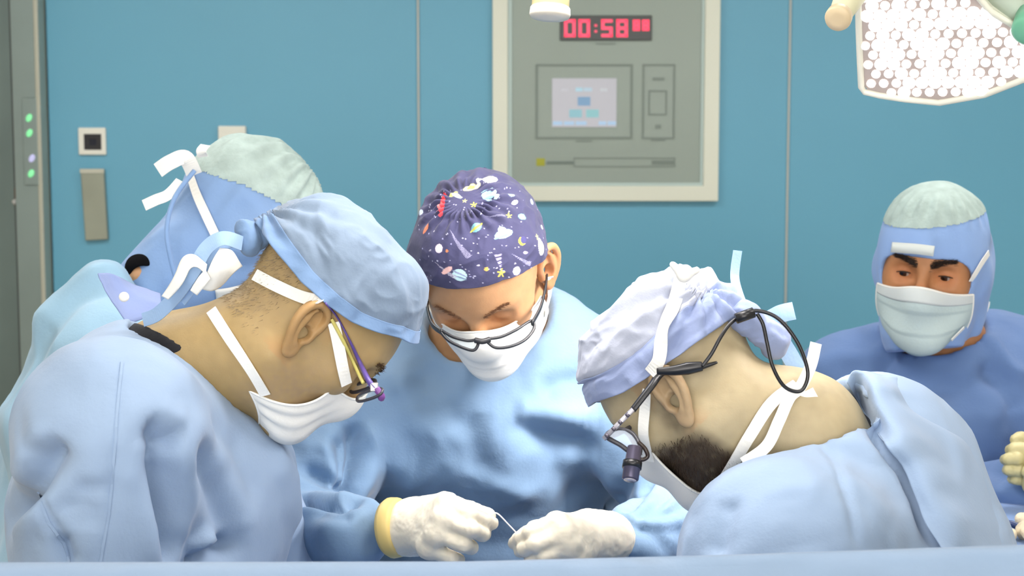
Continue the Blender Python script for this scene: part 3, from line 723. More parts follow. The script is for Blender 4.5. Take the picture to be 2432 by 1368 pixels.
# mask, ties
V, F_, loop, cor = mask_mesh(hA, (42, 47, 86), (26, 18), (-55, -44), .005, wr=lambda U, T: .0022*np.sin(U*22+T*3)*np.clip((U*-1-.2)/.3, 0, 1)*T)
mkA = obj('mask', V, F_, M_mask, pA.root, solid=.0012); pA.trees.append(bvh(V, F_)); obj('mask_binding', *tube(loop, .0016, 6, True), M_tie, mkA)
pA.strap([(632, 935), (600, 880), (545, 800), (505, 740), (482, 688)], .0125, M_tie, 'mask_strap', mkA, .003)
pA.strap([(820, 910), (812, 870), (800, 800), (792, 765)], .0130, M_tie, 'mask_strap', mkA, .003)
pA.strap([(762, 718), (720, 705), (660, 680), (610, 655), (570, 632)], .0135, M_tie, 'mask_strap', mkA, .003)
def free_ribbon(name, pts, w, m, par, d, up=(0, -1, .3), n=10, thick=.0014, curl=0):
    p = catmull([P(a[0], a[1], a[2] if len(a) > 2 else d) for a in pts], n); u = np.array(up, float)
    N = [norm(u+np.array([0, 0, 1])*curl*math.sin(6*i/len(p))) for i in range(len(p))]
    return obj(name, *ribbon(p, N, w, thick), m, par, smooth=False)
D_ = 1.80
free_ribbon('cap_tie', [(575, 578, 1.78), (530, 566, 1.76), (490, 590, 1.76), (455, 650, 1.76), (420, 700, 1.78), (375, 745, 1.80), (340, 760, 1.81)], .016, M_tieb, capA, D_)
free_ribbon('cap_tie', [(545, 575, 1.785), (500, 600, 1.77), (470, 660, 1.77), (430, 715, 1.785)], .013, M_tieb, capA, D_)
sheet('mask_tie', [[P(522, 592, 1.765), P(550, 596, 1.768), P(575, 632, 1.785)], [P(498, 634, 1.755), P(528, 636, 1.757), P(552, 652, 1.772)], [P(476, 682, 1.77), P(500, 688, 1.772), P(522, 678, 1.78)]], M_tie, mkA, crump=.003)
sheet('mask_tie', [[P(492, 628, 1.755), P(462, 604, 1.752), P(434, 612, 1.752), P(412, 660, 1.76), P(382, 704, 1.775)], [P(488, 650, 1.752), P(468, 634, 1.749), P(450, 640, 1.749), P(432, 676, 1.757), P(398, 712, 1.772)]], M_tie, mkA, crump=.002)
sheet('mask_tie', [[P(488, 640, 1.750), P(470, 660, 1.749), P(452, 690, 1.755)], [P(500, 662, 1.752), P(486, 680, 1.752), P(468, 702, 1.76)]], M_tie, mkA, crump=.002)
# glasses with purple arm
glA = thing  # (name kept free)
arm, an = pA.path([(768, 722), (800, 752), (828, 805), (852, 860)], .004)
tip = [P(876, 905, 1.757), P(893, 925, 1.757)]
pp = np.concatenate([arm, tip]); gfr = obj('glasses', *tube(catmull(pp, 6), np.interp(np.linspace(0, 1, (len(pp)-1)*6+1), [0, .35, .7, 1], [.0022, .0026, .0068, .0082]), 8, flat=(1, .45), up=(0, 1, 0)), mat('frame_purple', lin(92, 74, 148), .35), pA.root)
pp2 = pp[1:5]+np.array([-.006, -.001, -.002]); obj('yellow_inlay', *tube(catmull(pp2, 6), .0022, 6), mat('inlay_yellow', lin(206, 196, 110), .4), gfr)
def lens_ring(cx, axes, w, hh, up, side, n=40, sq=2.6):
    t = np.linspace(0, 2*math.pi, n, endpoint=False); c, s = np.cos(t), np.sin(t)
    return np.array([cx+side*w*np.sign(a)*abs(a)**(2/sq)+up*hh*np.sign(b)*abs(b)**(2/sq) for a, b in zip(c, s)])
eL = P(878, 938, 1.765)                       # near lens: its plane faces along the gaze, seen nearly edge-on
gz = norm(hA.M@A_(1, 0, -.9)); vd = norm(P(878, 938, 1)-CAM)
sideA = norm(P(908, 930, 1.755)-P(836, 952, 1.790)); upA = norm(np.cross(sideA, A_(.25, -.75, .5)))*1.0; upA = upA if upA[2] > 0 else -upA
rg = lens_ring(eL, None, .0215, .0078, norm(upA+vd*.6), sideA)
obj('lens_rim', *tube(rg, .0018, 8, True), M_grey, gfr); obj('lens', rg, [tuple(range(len(rg)))], M_lens, gfr, smooth=False)
obj('hinge', *box(P(880, 908, 1.754), P(898, 930, 1.749)), mat('bright_chrome', (.8, .8, .78), .15, metal=.6), gfr, smooth=False, bevel=.001)
obj('frame_front', *tube(catmull([P(893, 922, 1.752), P(906, 940, 1.752), P(905, 946, 1.755)], 5), .004, 8), mat('frame_purple2', lin(120, 70, 140), .35), gfr)
rg2 = rg+norm(hA.M@A_(0, 1, 0))*.062; obj('lens_rim', *tube(rg2, .0022, 8, True), M_grey, gfr); obj('lens', rg2, [tuple(range(len(rg)))], M_lens, gfr, smooth=False)
obj('bridge', *tube(catmull([rg[len(rg)//8], (rg[0]+rg2[0])/2+gz*.004, rg2[len(rg)//8]], 4), .002, 6), M_grey, gfr)
o2 = hA.loc(pp); o2 = hA.w(o2*A_(1, -1, 1)); obj('glasses_arm', *tube(catmull(o2, 6), .0028, 8), MATS['frame_purple'], gfr)
# brow hairs
def brow(p, m=M_hair, n=260, side=1, x0=.010, x1=.050, z=.034, th=.0035, tilt=.1, L=.007, arch=.004):
    u = RNG.random(n); y = (x0+(x1-x0)*u)*side; zz = z+arch*np.sin(u*2.4)+tilt*(u-.5)*.02+RNG.normal(size=n)*th*(1-.5*u)
    pts = [p.snap(p.h.w(.108-.3*abs(b), b, c), .0004, [p.tree_body]) for b, c in zip(y, zz)]
    rt = np.array([q[0] for q in pts]); nn = np.array([q[1] for q in pts]); out = p.h.M@A_(0, side, .25)
    d = out+nn*.25+RNG.normal(size=rt.shape)*.18; d /= np.linalg.norm(d, axis=1, keepdims=True)
    strands('eyebrow', rt, d, L*(.7+.6*RNG.random(n)), .00045, m, p.root)
u_ = RNG.random((1500, 3))*A_(.08, .16, .10)+A_(-.11, -.08, -.05); rt = []; dr = []
for q in u_:
    s_ = pA.snap(hA.w(q), .0001, [pA.tree_body]); L_ = hA.loc(s_[0][None])[0]
    if L_[0] < -.012 and -.048 < L_[2] < .05 and RNG.random() < .9*math.exp(-((L_[0]+.065)/.04)**2): rt.append(s_[0]); dr.append(norm(s_[1]*.3+hA.M@A_(-.2, 0, -.9)+RNG.normal(size=3)*.2))
strands('hair', rt, dr, .004+.003*RNG.random(len(rt)), .0003, mat('hair_grey_brown', lin(142, 126, 100), .7), pA.root, kind='stuff')
brow(pA, mat('brow_brown', lin(92, 72, 55), .7), 160, -1); brow(pA, MATS['brow_brown'], 160, 1)

# =============== assistant at the left back
hB = head_at(590, 565, 2.30, (0, -.076, 0), 28, 46, 0, 1.02)
pB = Person('assistant in pale blue gown and white-topped hood behind the left front surgeon', (-.74, 2.42), (196, 150, 108), hB)
nbB = P(360, 770, 2.38); chB = P(260, 1120, 2.42); hpB = A_(-.70, 2.42, .92)
shB = [P(360, 880, 2.62), P(290, 880, 2.20)]; elB = [A_(-.50, 2.68, 1.08), A_(-.66, 2.20, 1.04)]; wrB = [A_(-.30, 2.60, 1.06), A_(-.42, 2.24, 1.04)]
tB = trunk_prims(hB.w(-.015, 0, -.045), nbB, chB, hpB, shB, elB, wrB, 10, .06)
pB.body(None, lambda f: (tB(f), f.cap(P(326, 654, 2.285), P(352, 700, 2.34), .017, .03, .02)), h=.0045, ears=())
f = Fld(A_(-1.15, 1.95, .30), A_(-.2, 2.90, 1.66), .0085, A_(-1.0, 2.0, 1.2), A_(-.4, 2.8, 1.62), .03)
gown_prims(f, chB, hpB, shB, elB, wrB, 10, (.16, .20), .092, .075, .055)
f.cap(P(246, 668, 2.22), P(135, 765, 2.22), .026, .030, .03); f.cap(P(250, 690, 2.24), P(205, 820, 2.26), .03, .06, .04); f.cap(P(330, 760, 2.36), P(310, 900, 2.38), .09, .13, .05); f.cap(P(205, 800, 2.26), P(170, 1000, 2.26), .05, .10, .04)
f.cap(P(365, 735, 2.38), P(470, 600, 2.36), .082, .09, .012, sub=True)
V, Q = finish_gown(f, [([(235, 640), (150, 760), (60, 900)], .02, .006), ([(120, 760), (60, 860), (10, 960)], .02, .009)], (.002, 8)); obj("gown", V, Q, M_gownB, pB.root); tgB = bvh(V, Q)
f = Fld(P(360, 740, 2.38)-.16, P(360, 740, 2.38)+.16, .005); f.cap(P(395, 720, 2.37), P(345, 780, 2.38), .075, .078, .02); f.cut(P(385, 705, 2.37), A_(.55, 0, .8)); V, Q = f.mesh(1); obj('undershirt', V, Q, M_shirt, pB.root)
# hood: two shells of one form, the blue band with neck skirt and the white net crown
def hood_field(h, hs, opening=True, back=.012, neck=None):
    c = h.w(0, 0, 0); f = Fld(c-.22, c+.22, hs)
    h.ell(f, (-.004, 0, .050), (.106, .088, .100), .01); h.ell(f, (.030, 0, .015), (.075, .078, .08), .03); h.ell(f, (.028, 0, -.05), (.062, .069, .068), .03)
    if back: h.ell(f, (-.075, 0, .02), (.055, .06, .075), .03)
    for s in (1, -1): h.ell(f, (-.004, .074*s, .0), (.03, .022, .036), .02)
    if neck: neck(f, h)
    if opening:
        [h.cap(f, (x_, -.036, .004), (x_, .036, .004), .037, .037, .004, sub=True) for x_ in (.125, .105, .09, .075)]; h.ell(f, (.13, 0, -.05), (.09, .062, .07), .006, sub=True)
    return f
def split_hood(p, V, Q, seam, mats, names=('hood', 'net_crown'), lift=.0012, wr=None):
    hl = p.h.loc(V); N = vnormals(V, Q)
    if wr is not None: V = V+N*wr(hl)[:, None]
    w = seam(hl); fc = w[Q].mean(1) > 0
    def sub(m, off):
        used = np.unique(Q[m]); mp = np.full(len(V), -1); mp[used] = np.arange(len(used)); return V[used]+N[used]*off, mp[Q[m]]
    a = obj(names[0], *sub(~fc, 0), mats[0], p.root); grow = w[Q].mean(1) > -.006; b = obj(names[1], *sub(grow, lift), mats[1], a); p.trees.append(bvh(V, Q)); return a, b
def neckB(f, h): h.cap(f, (-.022, 0, -.03), (-.018, 0, -.13), .062, .064, .03)
f = hood_field(hB, .0042, True, .0, neckB); V, Q = f.mesh(2)
wrB_ = lambda hl: .0055*crumple(hl, 16, (1, 1, .5))*np.clip(.4-hl[:, 0]*12, .25, 1)+.003*np.sin(np.arctan2(hl[:, 1], hl[:, 0]-.02)*22+hl[:, 2]*30)*np.clip((hl[:, 2]-.06)/.05, 0, 1)
hoB, neB = split_hood(pB, V, Q, lambda hl: hl[:, 2]-.070-.30*hl[:, 0]-.006*np.sin(hl[:, 1]*40), (M_hood, M_net), wr=wrB_)
obj('hood_seam', *tube(catmull([P(462, 405, 2.245), P(415, 470, 2.235), P(396, 545, 2.235), P(408, 625, 2.24), P(430, 700, 2.25)], 8), .0035, 6), M_hood, hoB)
pB.strap([(457, 415), (470, 460), (490, 510), (512, 555)], .013, M_tie, 'mask_strap', hoB, .005)
free_ribbon('hood_tie', [(462, 415, 2.26), (440, 375, 2.24), (405, 385, 2.23), (375, 405, 2.23)], .022, M_tie, hoB, 2.25)
free_ribbon('hood_tie', [(430, 430, 2.26), (400, 462, 2.24), (370, 475, 2.23), (342, 488, 2.23)], .016, M_tie, hoB, 2.25)
free_ribbon('hood_tie', [(488, 345, 2.27), (478, 358, 2.25), (482, 372, 2.26)], .014, M_tie, hoB, 2.25)
nape = P(322, 638, 2.28)
f = Fld(nape-.06, nape+.06, .003); f.ell(nape+A_(.004, .004, .001), (.020, .022, .020)); f.ell(nape+A_(.012, -.012, -.012), (.017, .03, .017), None, .004, sub=True); V, Q = f.mesh(1); obj('hair', V, Q, M_hairB, pB.root)
V, F_, loop, cor = mask_mesh(hB, (60, 70, 84), (26, 22), (-56, -30), .012, nu=40, nv=24); obj('mask', V, F_, M_mask, pB.root, solid=.0012)

# =============== surgeon in the centre
hC = head_at(1157, 645, 2.11, (0, 0, 0), -99, 45, 5, .98)
pC = Person('surgeon in blue gown facing camera wearing a navy space print cap and black glasses', (-.05, 2.40), (190, 146, 106), hC)
nbC = P(1165, 800, 2.30); chC = P(1160, 1010, 2.33); hpC = A_(-.04, 2.40, .92)
shC = [P(1415, 915, 2.29), P(852, 970, 2.29)]; elC = [P(1660, 1230, 2.17), P(695, 1285, 2.17)]; wrC = [P(1440, 1278, 1.945), P(945, 1258, 1.935)]
pC.body(None, trunk_prims(hC.w(-.015, 0, -.045), nbC, chC, hpC, shC, elC, wrC, -90, .060), eyes='closed', earsc=1.12, tilt=4)
f = Fld(A_(-.48, 1.78, .30), A_(.46, 2.70, 1.62), .0055, A_(-.40, 1.86, 1.20), A_(.36, 2.5, 1.56), .03)
cuC = [P(1515, 1282, 1.99), P(838, 1268, 1.98)]
gown_prims(f, chC, hpC, shC, elC, cuC, -90, (.125, .19), .084, .068, .046, ka=.014)
f.cap(P(1165, 850, 2.31), P(1160, 960, 2.31), .105, .15, .06); f.cap(P(1310, 790, 2.33), P(1370, 880, 2.31), .030, .06, .05); f.cap(P(1290, 800, 2.29), P(1300, 900, 2.28), .055, .08, .05); f.cap(P(1000, 850, 2.29), P(960, 930, 2.28), .05, .08, .05)
f.cap(P(1160, 845, 2.29), P(1150, 600, 2.22), .082, .10, .02, sub=True)
V, Q = finish_gown(f, [
    ([(835, 1000), (845, 1080), (848, 1140), (832, 1200)], .012, .034), ([(800, 1030), (815, 1110), (822, 1180)], .009, .022), ([(715, 1110), (770, 1140), (825, 1165)], .009, .018), ([(700, 1185), (760, 1190), (830, 1198)], .010, .022), ([(740, 1215), (800, 1225), (840, 1228)], .010, .010),
    ([(860, 1010), (930, 1090), (1010, 1160)], .030, -.010), ([(985, 840), (1050, 930), (1120, 1030), (1180, 1150)], .03, .012), ([(1120, 1000), (1180, 1110), (1220, 1220)], .03, -.010), ([(1235, 970), (1300, 1050), (1350, 1150), (1380, 1200)], .025, .010), ([(1280, 930), (1370, 905), (1440, 880)], .02, .012), ([(1220, 985), (1300, 985), (1420, 990)], .02, -.016), ([(1215, 1000), (1270, 1020), (1340, 1050), (1430, 1060)], .016, .012),
    ([(1500, 1130), (1470, 1190), (1430, 1225)], .012, .014), ([(1560, 1110), (1530, 1170), (1480, 1215)], .010, .014), ([(1600, 1150), (1560, 1195), (1500, 1225)], .010, .014), ([(1640, 1190), (1590, 1215), (1530, 1225)], .010, .012),
    ([(1420, 1225), (1470, 1260), (1500, 1330)], .010, -.007), ([(1450, 1225), (1540, 1265), (1600, 1310)], .010, .009), ([(1500, 1240), (1580, 1262), (1640, 1260)], .009, .008), ([(880, 1170), (870, 1240), (880, 1320)], .012, .006), ([(905, 1180), (895, 1250)], .008, -.004)], (.0022, 9))
gC = obj('gown', V, Q, M_gownC, pC.root); tgC = bvh(V, Q)
f = Fld(P(1200, 820, 2.3)-.2, P(1200, 820, 2.3)+.2, .005); f.cap(P(1175, 815, 2.30), P(1165, 900, 2.31), .078, .086, .02); f.cap(P(1308, 748, 2.32), P(1312, 800, 2.32), .011, .016, .01); f.cut(P(1170, 790, 2.3), A_(0, -.35, .9)) if False else None; V, Q = f.mesh(1); obj('scrub_collar', V, Q, M_scrub, pC.root)
# cap with the space print
def edgeC(a): return np.interp(np.abs(a), [0, 30, 60, 85, 110, 140, 180], [67, 70, 80, 92, 104, 112, 112])
def puffC(a, t, D):
    r = .004*np.exp(-((t-.5)/.3)**2)+.0030*crumple(D, 3.5)*np.clip(t*3, 0, 1)+.0045*np.exp(-((t-.22)/.06)**2)*np.sin(np.radians(a)*24)+.003*np.sin(np.radians(a)*17)*np.exp(-((t-.35)/.1)**2)
    return r+.008*np.exp(-(((np.abs(a)-78)/16)**2))*np.clip((t-.55)/.3, 0, 1)
V, F_, (m_, n_) = cap_mesh(hC, edgeC, (.011, .009, .010), puff=puffC, n=420, m=230); VL = V; V = hC.w(V)
cc = np.tile(np.array(lin(64, 64, 96)), (len(V), 1)); cc *= (1+.12*vnoise(VL*60))[:, None]
rel = V-CAM; zd = rel@CF; PX = 1216+FPX*rel[:, 0]/zd; PYY = 684-FPX*(rel@CU)/zd    # where each spot of the cloth was seen, to lay the print out on the cloth
front = (vnormals(V, F_)*rel).sum(1) < 0
CS = {}
def motif(px, py, fn):
    """print one motif: fn gets tangent-plane coordinates in mm about the cloth point there"""
    t = CS.setdefault('t', bvh(V, F_)); hh = shoot([t], px, py)
    if not hh: return
    n = hh[1]; ux = norm(np.cross(CU, n)); ux = ux if ux[0] > 0 else -ux; uy = np.cross(n, ux); uy = uy if uy[2] > 0 else -uy
    d = V-hh[0]; fn(d@ux*1000, d@uy*1000, np.abs(d@n) < .03)
def paint(m, col): cc[m] = lin(*col)
def dot(px, py, r, col): motif(px, py, lambda x, y, k: paint(k & (x*x+y*y < r*r), col))
def oval(px, py, a, b, ang, col):
    c, s = math.cos(R(ang)), math.sin(R(ang)); motif(px, py, lambda x, y, k: paint(k & (((x*c+y*s)/a)**2+((-x*s+y*c)/b)**2 < 1), col))
def star(px, py, r, col):
    def fn(x, y, k):
        q = np.arctan2(x, y); rr = np.hypot(x, y); w = r*(.55+.45*np.cos(5*q)); paint(k & (rr < np.maximum(w, .3*r)), col)
    motif(px, py, fn)
def comet(px, py, L, w, ang, col):
    c, s = math.cos(R(ang)), math.sin(R(ang))
    def fn(x, y, k):
        u = x*c+y*s; v = -x*s+y*c-.004*(x*c+y*s)**2; paint(k & (u > 0) & (u < L) & (np.abs(v) < w*(u/L)) & (np.sin(v*5) > -.5), col)
    motif(px, py, fn)
rs = random.Random(3)
for _ in range(150): dot(rs.uniform(985, 1305), rs.uniform(420, 672), rs.uniform(.6, 1.1), rs.choice([(168, 170, 196), (150, 150, 190), (190, 188, 205)]))
dot(1043, 590, 5.6, (226, 208, 226)); dot(1226, 643, 5.6, (214, 216, 238)); oval(1092, 653, 9, 7.5, -20, (176, 208, 214)); oval(1092, 650, 10, 1.2, -25, (140, 150, 180)); oval(1094, 659, 8, 1, -20, (120, 140, 170))
oval(1196, 556, 13, 5.5, 18, (160, 206, 216)); oval(1192, 549, 6, 6, 18, (188, 220, 226)); oval(1192, 562, 11, 1.4, 18, (120, 180, 200))
oval(1130, 541, 6.5, 5, 40, (120, 178, 190)); oval(1130, 541, 10, 1.6, 40, (190, 190, 90)); star(1208, 513, 4.5, (206, 206, 96)); star(1125, 487, 4.5, (210, 206, 90)); star(1104, 478, 3.5, (200, 200, 120))
oval(1120, 446, 10, 5, 12, (222, 216, 150)); oval(1120, 446, 5, 2.6, 12, (190, 170, 90)); oval(1077, 462, 6, 4, 30, (196, 200, 110)); oval(1050, 490, 3.2, 6, 5, (226, 74, 84)); oval(1050, 484, 2, 3, 0, (240, 150, 150)); oval(1012, 543, 3.4, 8, -35, (220, 130, 96))
oval(1160, 425, 14, 5, -5, (226, 230, 226)); oval(1155, 463, 8, 4, 30, (150, 200, 214)); oval(1172, 460, 5, 3, 60, (180, 214, 222)); oval(1240, 515, 6, 4, 0, (126, 200, 222)); oval(1222, 481, 5, 3, 20, (220, 214, 220)); oval(1214, 463, 5, 3.5, 0, (160, 206, 220)); oval(1085, 465, 9, 3, -30, (170, 196, 210))
dot(1239, 573, 5.5, (214, 206, 74)); dot(1242, 570, 4.6, (70, 68, 118)); oval(1284, 585, 6, 11, 8, (222, 226, 216)); star(1275, 563, 4.5, (206, 206, 120)); star(1190, 648, 6, (222, 206, 84)); dot(1155, 639, 2.5, (206, 170, 90)); oval(1062, 596, 2, 2, 0, (200, 130, 90))
comet(1068, 545, 42, 4.2, -62, (140, 138, 166)); comet(1145, 511, 30, 1.6, -5, (132, 132, 160)); comet(1215, 603, 34, 3.2, -28, (150, 150, 186)); comet(1032, 620, 34, 2.6, -48, (170, 168, 186)); comet(1188, 645, 22, 5, 98, (156, 152, 184)); oval(1062, 642, 9, 3.4, 25, (222, 180, 176))
oval(1000, 505, 4, 4, 0, (176, 190, 206)); oval(1262, 480, 7, 3, 40, (150, 168, 196)); oval(1247, 600, 4, 2, 0, (168, 160, 190)); oval(1286, 540, 4, 3, 0, (190, 200, 206))
capC = obj('cap', V, F_, mat('cap_print', (.1, .1, .2), .75, attr=True, bump=.08, bscale=260, sheen=.1, spec=.25), pC.root, col=cc, solid=.0015); pC.trees.append(bvh(V, F_))
tp = P(1155, 417, 2.13); obj('cap_tail', *tube(catmull([tp+A_(0, .0, -.012), tp+A_(.002, -.003, .004), tp+A_(-.004, -.002, .008)], 4), .0035, 8), mat('cap_navy', lin(48, 52, 90), .7), capC)
# mask
V, F_, loop, cor = mask_mesh(hC, (68, 80, 86), (30, 26), (-54, -56), .008, wr=lambda U, T: .0018*np.sin(U*9+2)*(T > .6)+.002*np.sin(T*14)*np.exp(-(U/.6)**2)*(T < .5))
mkC = obj('mask', V, F_, M_mask, pC.root, solid=.0012); pC.trees.append(bvh(V, F_)); obj('mask_binding', *tube(loop, .0014, 6, True), M_tie, mkC)
pC.strap([(1290, 745), (1300, 700), (1305, 660)], .010, M_tie, 'mask_strap', mkC, .003); pC.strap([(1022, 745), (1018, 705), (1016, 668)], .010, M_tie, 'mask_strap', mkC, .003)
for s_ in (1, -1): brow(pC, mat('brow_black', lin(120, 84, 58), .7), 150, s_, .014, .050, .036, .0022, .3, .006)
def lash(p, side, kind='closed', m=M_hair, r=.0009):
    t = np.linspace(-1, 1, 13)*.93
    if kind == 'closed': y = .0150*t; z = .0045-.0035*np.sqrt(1-t*t)
    else: y = .0143*t; z = .0085+.0047*np.sqrt(1-t*t)
    x = .0735+.0155*np.sqrt(np.maximum(1-(y/.0165)**2-((z-.012)/.015)**2, .02))+.0006
    obj('eyelash', *tube(p.h.w(np.stack([x, (.032+y)*side, z], 1)), r*np.interp(np.abs(t), [0, .93], [1, .5]), 6), m, p.root)
for s_ in (1, -1): lash(pC, s_)
# glasses low on the mask
def glasses(p, pl, pr, bridge, armL, armR, m, rims_r=.0024, lens_m=M_lens):
    """pl, pr: closed pixel outlines with depth of the two lens rims"""
    rl = catmull([P(*q) for q in pl], 8, True); g = obj('glasses', *tube(rl, rims_r, 8, True), m, p.root); obj('lens', rl, [tuple(range(len(rl)))], lens_m, g, smooth=False)
    rr = catmull([P(*q) for q in pr], 8, True); obj('lens_rim', *tube(rr, rims_r, 8, True), m, g); obj('lens', rr, [tuple(range(len(rr)))], lens_m, g, smooth=False)
    obj('bridge', *tube(catmull([P(*q) for q in bridge], 6), .0036, 8), m, g)
    for a in (armL, armR): obj('glasses_arm', *tube(catmull([P(*q) for q in a], 6), .0032, 8, flat=(.6, 1.3), up=(1, 0, 0)), m, g)
    return g
gd = 1.99
glasses(pC, [(1046, 784, gd+.008), (1075, 800, gd), (1110, 809, gd-.004), (1133, 808, gd-.006), (1134, 822, gd-.008), (1122, 832, gd-.008), (1090, 822, gd-.004), (1062, 806, gd+.002)],
        [(1158, 806, gd-.006), (1190, 800, gd-.002), (1225, 784, gd+.006), (1262, 762, gd+.02), (1268, 780, gd+.018), (1248, 806, gd+.008), (1215, 822, gd-.002), (1180, 826, gd-.008), (1162, 816, gd-.008)],
        [(1128, 808, gd-.008), (1146, 811, gd-.010), (1164, 806, gd-.008)],
        [(1050, 790, gd+.006), (1026, 770, gd+.03), (1015, 730, gd+.07), (1017, 700, gd+.10)], [(1264, 768, gd+.016), (1284, 730, gd+.05), (1294, 690, gd+.085), (1300, 650, gd+.12)], mat('frame_charcoal', lin(40, 42, 46), .35), .0020)
# gloved hands and the thread between them
g1 = glove('glove', P(990, 1254, 1.93), [[P(985, 1212, 1.94), P(1055, 1188, 1.93), P(1112, 1207, 1.92), P(1160, 1224, 1.905)], [P(1062, 1197, 1.87), P(1118, 1224, 1.855), P(1150, 1238, 1.87), P(1168, 1243, 1.893)], [P(1052, 1232, 1.86), P(1120, 1258, 1.845), P(1145, 1268, 1.865), P(1150, 1268, 1.895)], [P(1038, 1268, 1.86), P(1103, 1294, 1.85), P(1118, 1300, 1.87), P(1115, 1298, 1.90)], [P(1018, 1300, 1.87), P(1075, 1326, 1.862), P(1088, 1330, 1.88), P(1080, 1325, 1.91)]], M_glove, pC.root, forearm=P(965, 1256, 1.938))
g2 = glove('glove', P(1420, 1278, 1.94), [[P(1392, 1240, 1.95), P(1330, 1236, 1.935), P(1272, 1254, 1.925), P(1230, 1280, 1.915)], [P(1322, 1242, 1.872), P(1262, 1264, 1.862), P(1240, 1278, 1.875), P(1222, 1290, 1.90)], [P(1338, 1268, 1.862), P(1272, 1294, 1.852), P(1246, 1304, 1.868), P(1236, 1308, 1.89)], [P(1352, 1295, 1.862), P(1292, 1322, 1.856), P(1266, 1330, 1.87), P(1258, 1334, 1.89)], [P(1372, 1320, 1.872), P(1322, 1345, 1.866), P(1300, 1352, 1.88), P(1290, 1354, 1.90)]], M_glove, pC.root, forearm=P(1448, 1278, 1.95))
u_ = norm(P(990, 1254, 1.93)-P(905, 1262, 1.95)); pc = P(928, 1254, 1.945)
obj('glove_cuff', *tube(np.array([pc-u_*.004, pc+u_*.002, pc+u_*.012, pc+u_*.016]), [.0335, .037, .036, .0335], 28), M_cuff, g1)
th = obj('suture_thread', *tube(catmull([P(1163, 1226, 1.895), P(1180, 1219, 1.895), P(1208, 1246, 1.893), P(1238, 1278, 1.892)], 8), .0009, 6), mat('thread_white', lin(240, 236, 240), .5), None)
tag(th, 'thin white suture thread held between the two gloved hands of the centre surgeon', 'thread')
# =============== surgeon at the right front
hD = head_at(1598, 948, 1.735, (0, .076, 0), 151, 46, 0, .96)
pD = Person('bearded surgeon bending at right in a white and blue tied cap with black loupe glasses', (.42, 1.80), (172, 158, 126), hD)
nbD = P(1905, 1050, 1.80); chD = P(2010, 1420, 1.82); hpD = A_(.42, 1.80, .90)
shD = [P(1860, 1335, 1.65), P(2130, 1190, 2.02)]; elD = [P(1800, 1620, 1.60), P(1960, 1600, 2.05)]; wrD = [A_(.10, 1.62, 1.07), A_(.12, 1.98, 1.07)]
def beardD(c, hl):
    x, y, z = hl.T
    line = (z+.030)/.022+(.035-x)/.05*.6
    w = np.clip(-(z+.032-.35*(x-.02))/.020, 0, 1)*np.clip((x+.010)/.018, 0, 1)*np.clip((z+.135)/.02, 0, 1)*(x < .12)
    w2 = np.exp(-((x-.022)/.013)**2)*np.clip((.03-z)/.02, 0, 1)*np.clip((z+.05)/.02, 0, 1)*.45
    w = np.clip(np.maximum(w, w2)*(1+.35*vnoise(hl*130)), 0, .94); return blend(c, w, (58, 46, 36))
pD.body(None, trunk_prims(hD.w(-.012, 0, -.045), nbD, chD, hpD, shD, elD, wrD, 180, .062), extra=beardD, earsc=1.08, tilt=14, flare=20)
# beard hairs over the jaw
hlV = RNG.random((9000, 3))*np.array([.10, .17, .10])+np.array([-.005, -.085, -.125]); hlV = hlV[(hlV[:, 2] < -.038+.35*(hlV[:, 0]-.02))]
rt, dr = [], []
for q in hlV[:4200]:
    s_ = pD.snap(hD.w(q), .0002, [pD.tree_body]); L_ = hD.loc(s_[0][None])[0]
    if L_[2] < -.034+.35*(L_[0]-.02) and .0 < L_[0] < .066 and L_[2] > -.128: rt.append(s_[0]); dr.append(norm(s_[1]*.55+hD.M@A_(.2, 0, -.8)+RNG.normal(size=3)*.25))
strands('beard', rt, dr, .006+.005*RNG.random(len(rt)), .0003, mat('beard_brown', lin(62, 50, 42), .7, spec=.2), pD.root, kind='stuff')
f = Fld(A_(.02, 1.40, .30), A_(.92, 2.28, 1.62), .0055, A_(.12, 1.46, 1.16), A_(.66, 2.2, 1.56), .03)
gown_prims(f, chD, hpD, shD, elD, wrD, 180, (.165, .20), .090, .080, .055, P(1990, 1240, 1.82), .085, skirt=.23)
f.cap(P(1965, 1175, 1.82), P(1985, 1300, 1.82), .118, .165, .06); f.cap(P(2078, 1015, 1.84), P(2110, 1090, 1.86), .045, .085, .05); f.cap(P(2110, 1090, 1.85), P(2150, 1330, 1.84), .085, .115, .05)
f.cap(P(1945, 1150, 1.81), P(1780, 950, 1.81), .100, .106, .012, sub=True)
V, Q = finish_gown(f, [
    ([(2045, 935), (2068, 985), (2105, 1045), (2160, 1115), (2195, 1200), (2222, 1310)], .013, .022), ([(2070, 945), (2110, 1015), (2165, 1075), (2215, 1170), (2245, 1300)], .016, -.010), ([(2000, 985), (2040, 970), (2060, 985)], .012, .008),
    ([(1930, 1020), (1985, 1100), (2020, 1210), (2040, 1310)], .006, .004), ([(1735, 1180), (1715, 1260), (1700, 1325)], .014, .009), ([(1860, 1160), (1905, 1230), (1925, 1320)], .03, .005), ([(2290, 1120), (2340, 1220), (2350, 1300)], .02, .006)], (.0018, 8))
gD = obj('gown', V, Q, M_gownD, pD.root); tgD = bvh(V, Q)
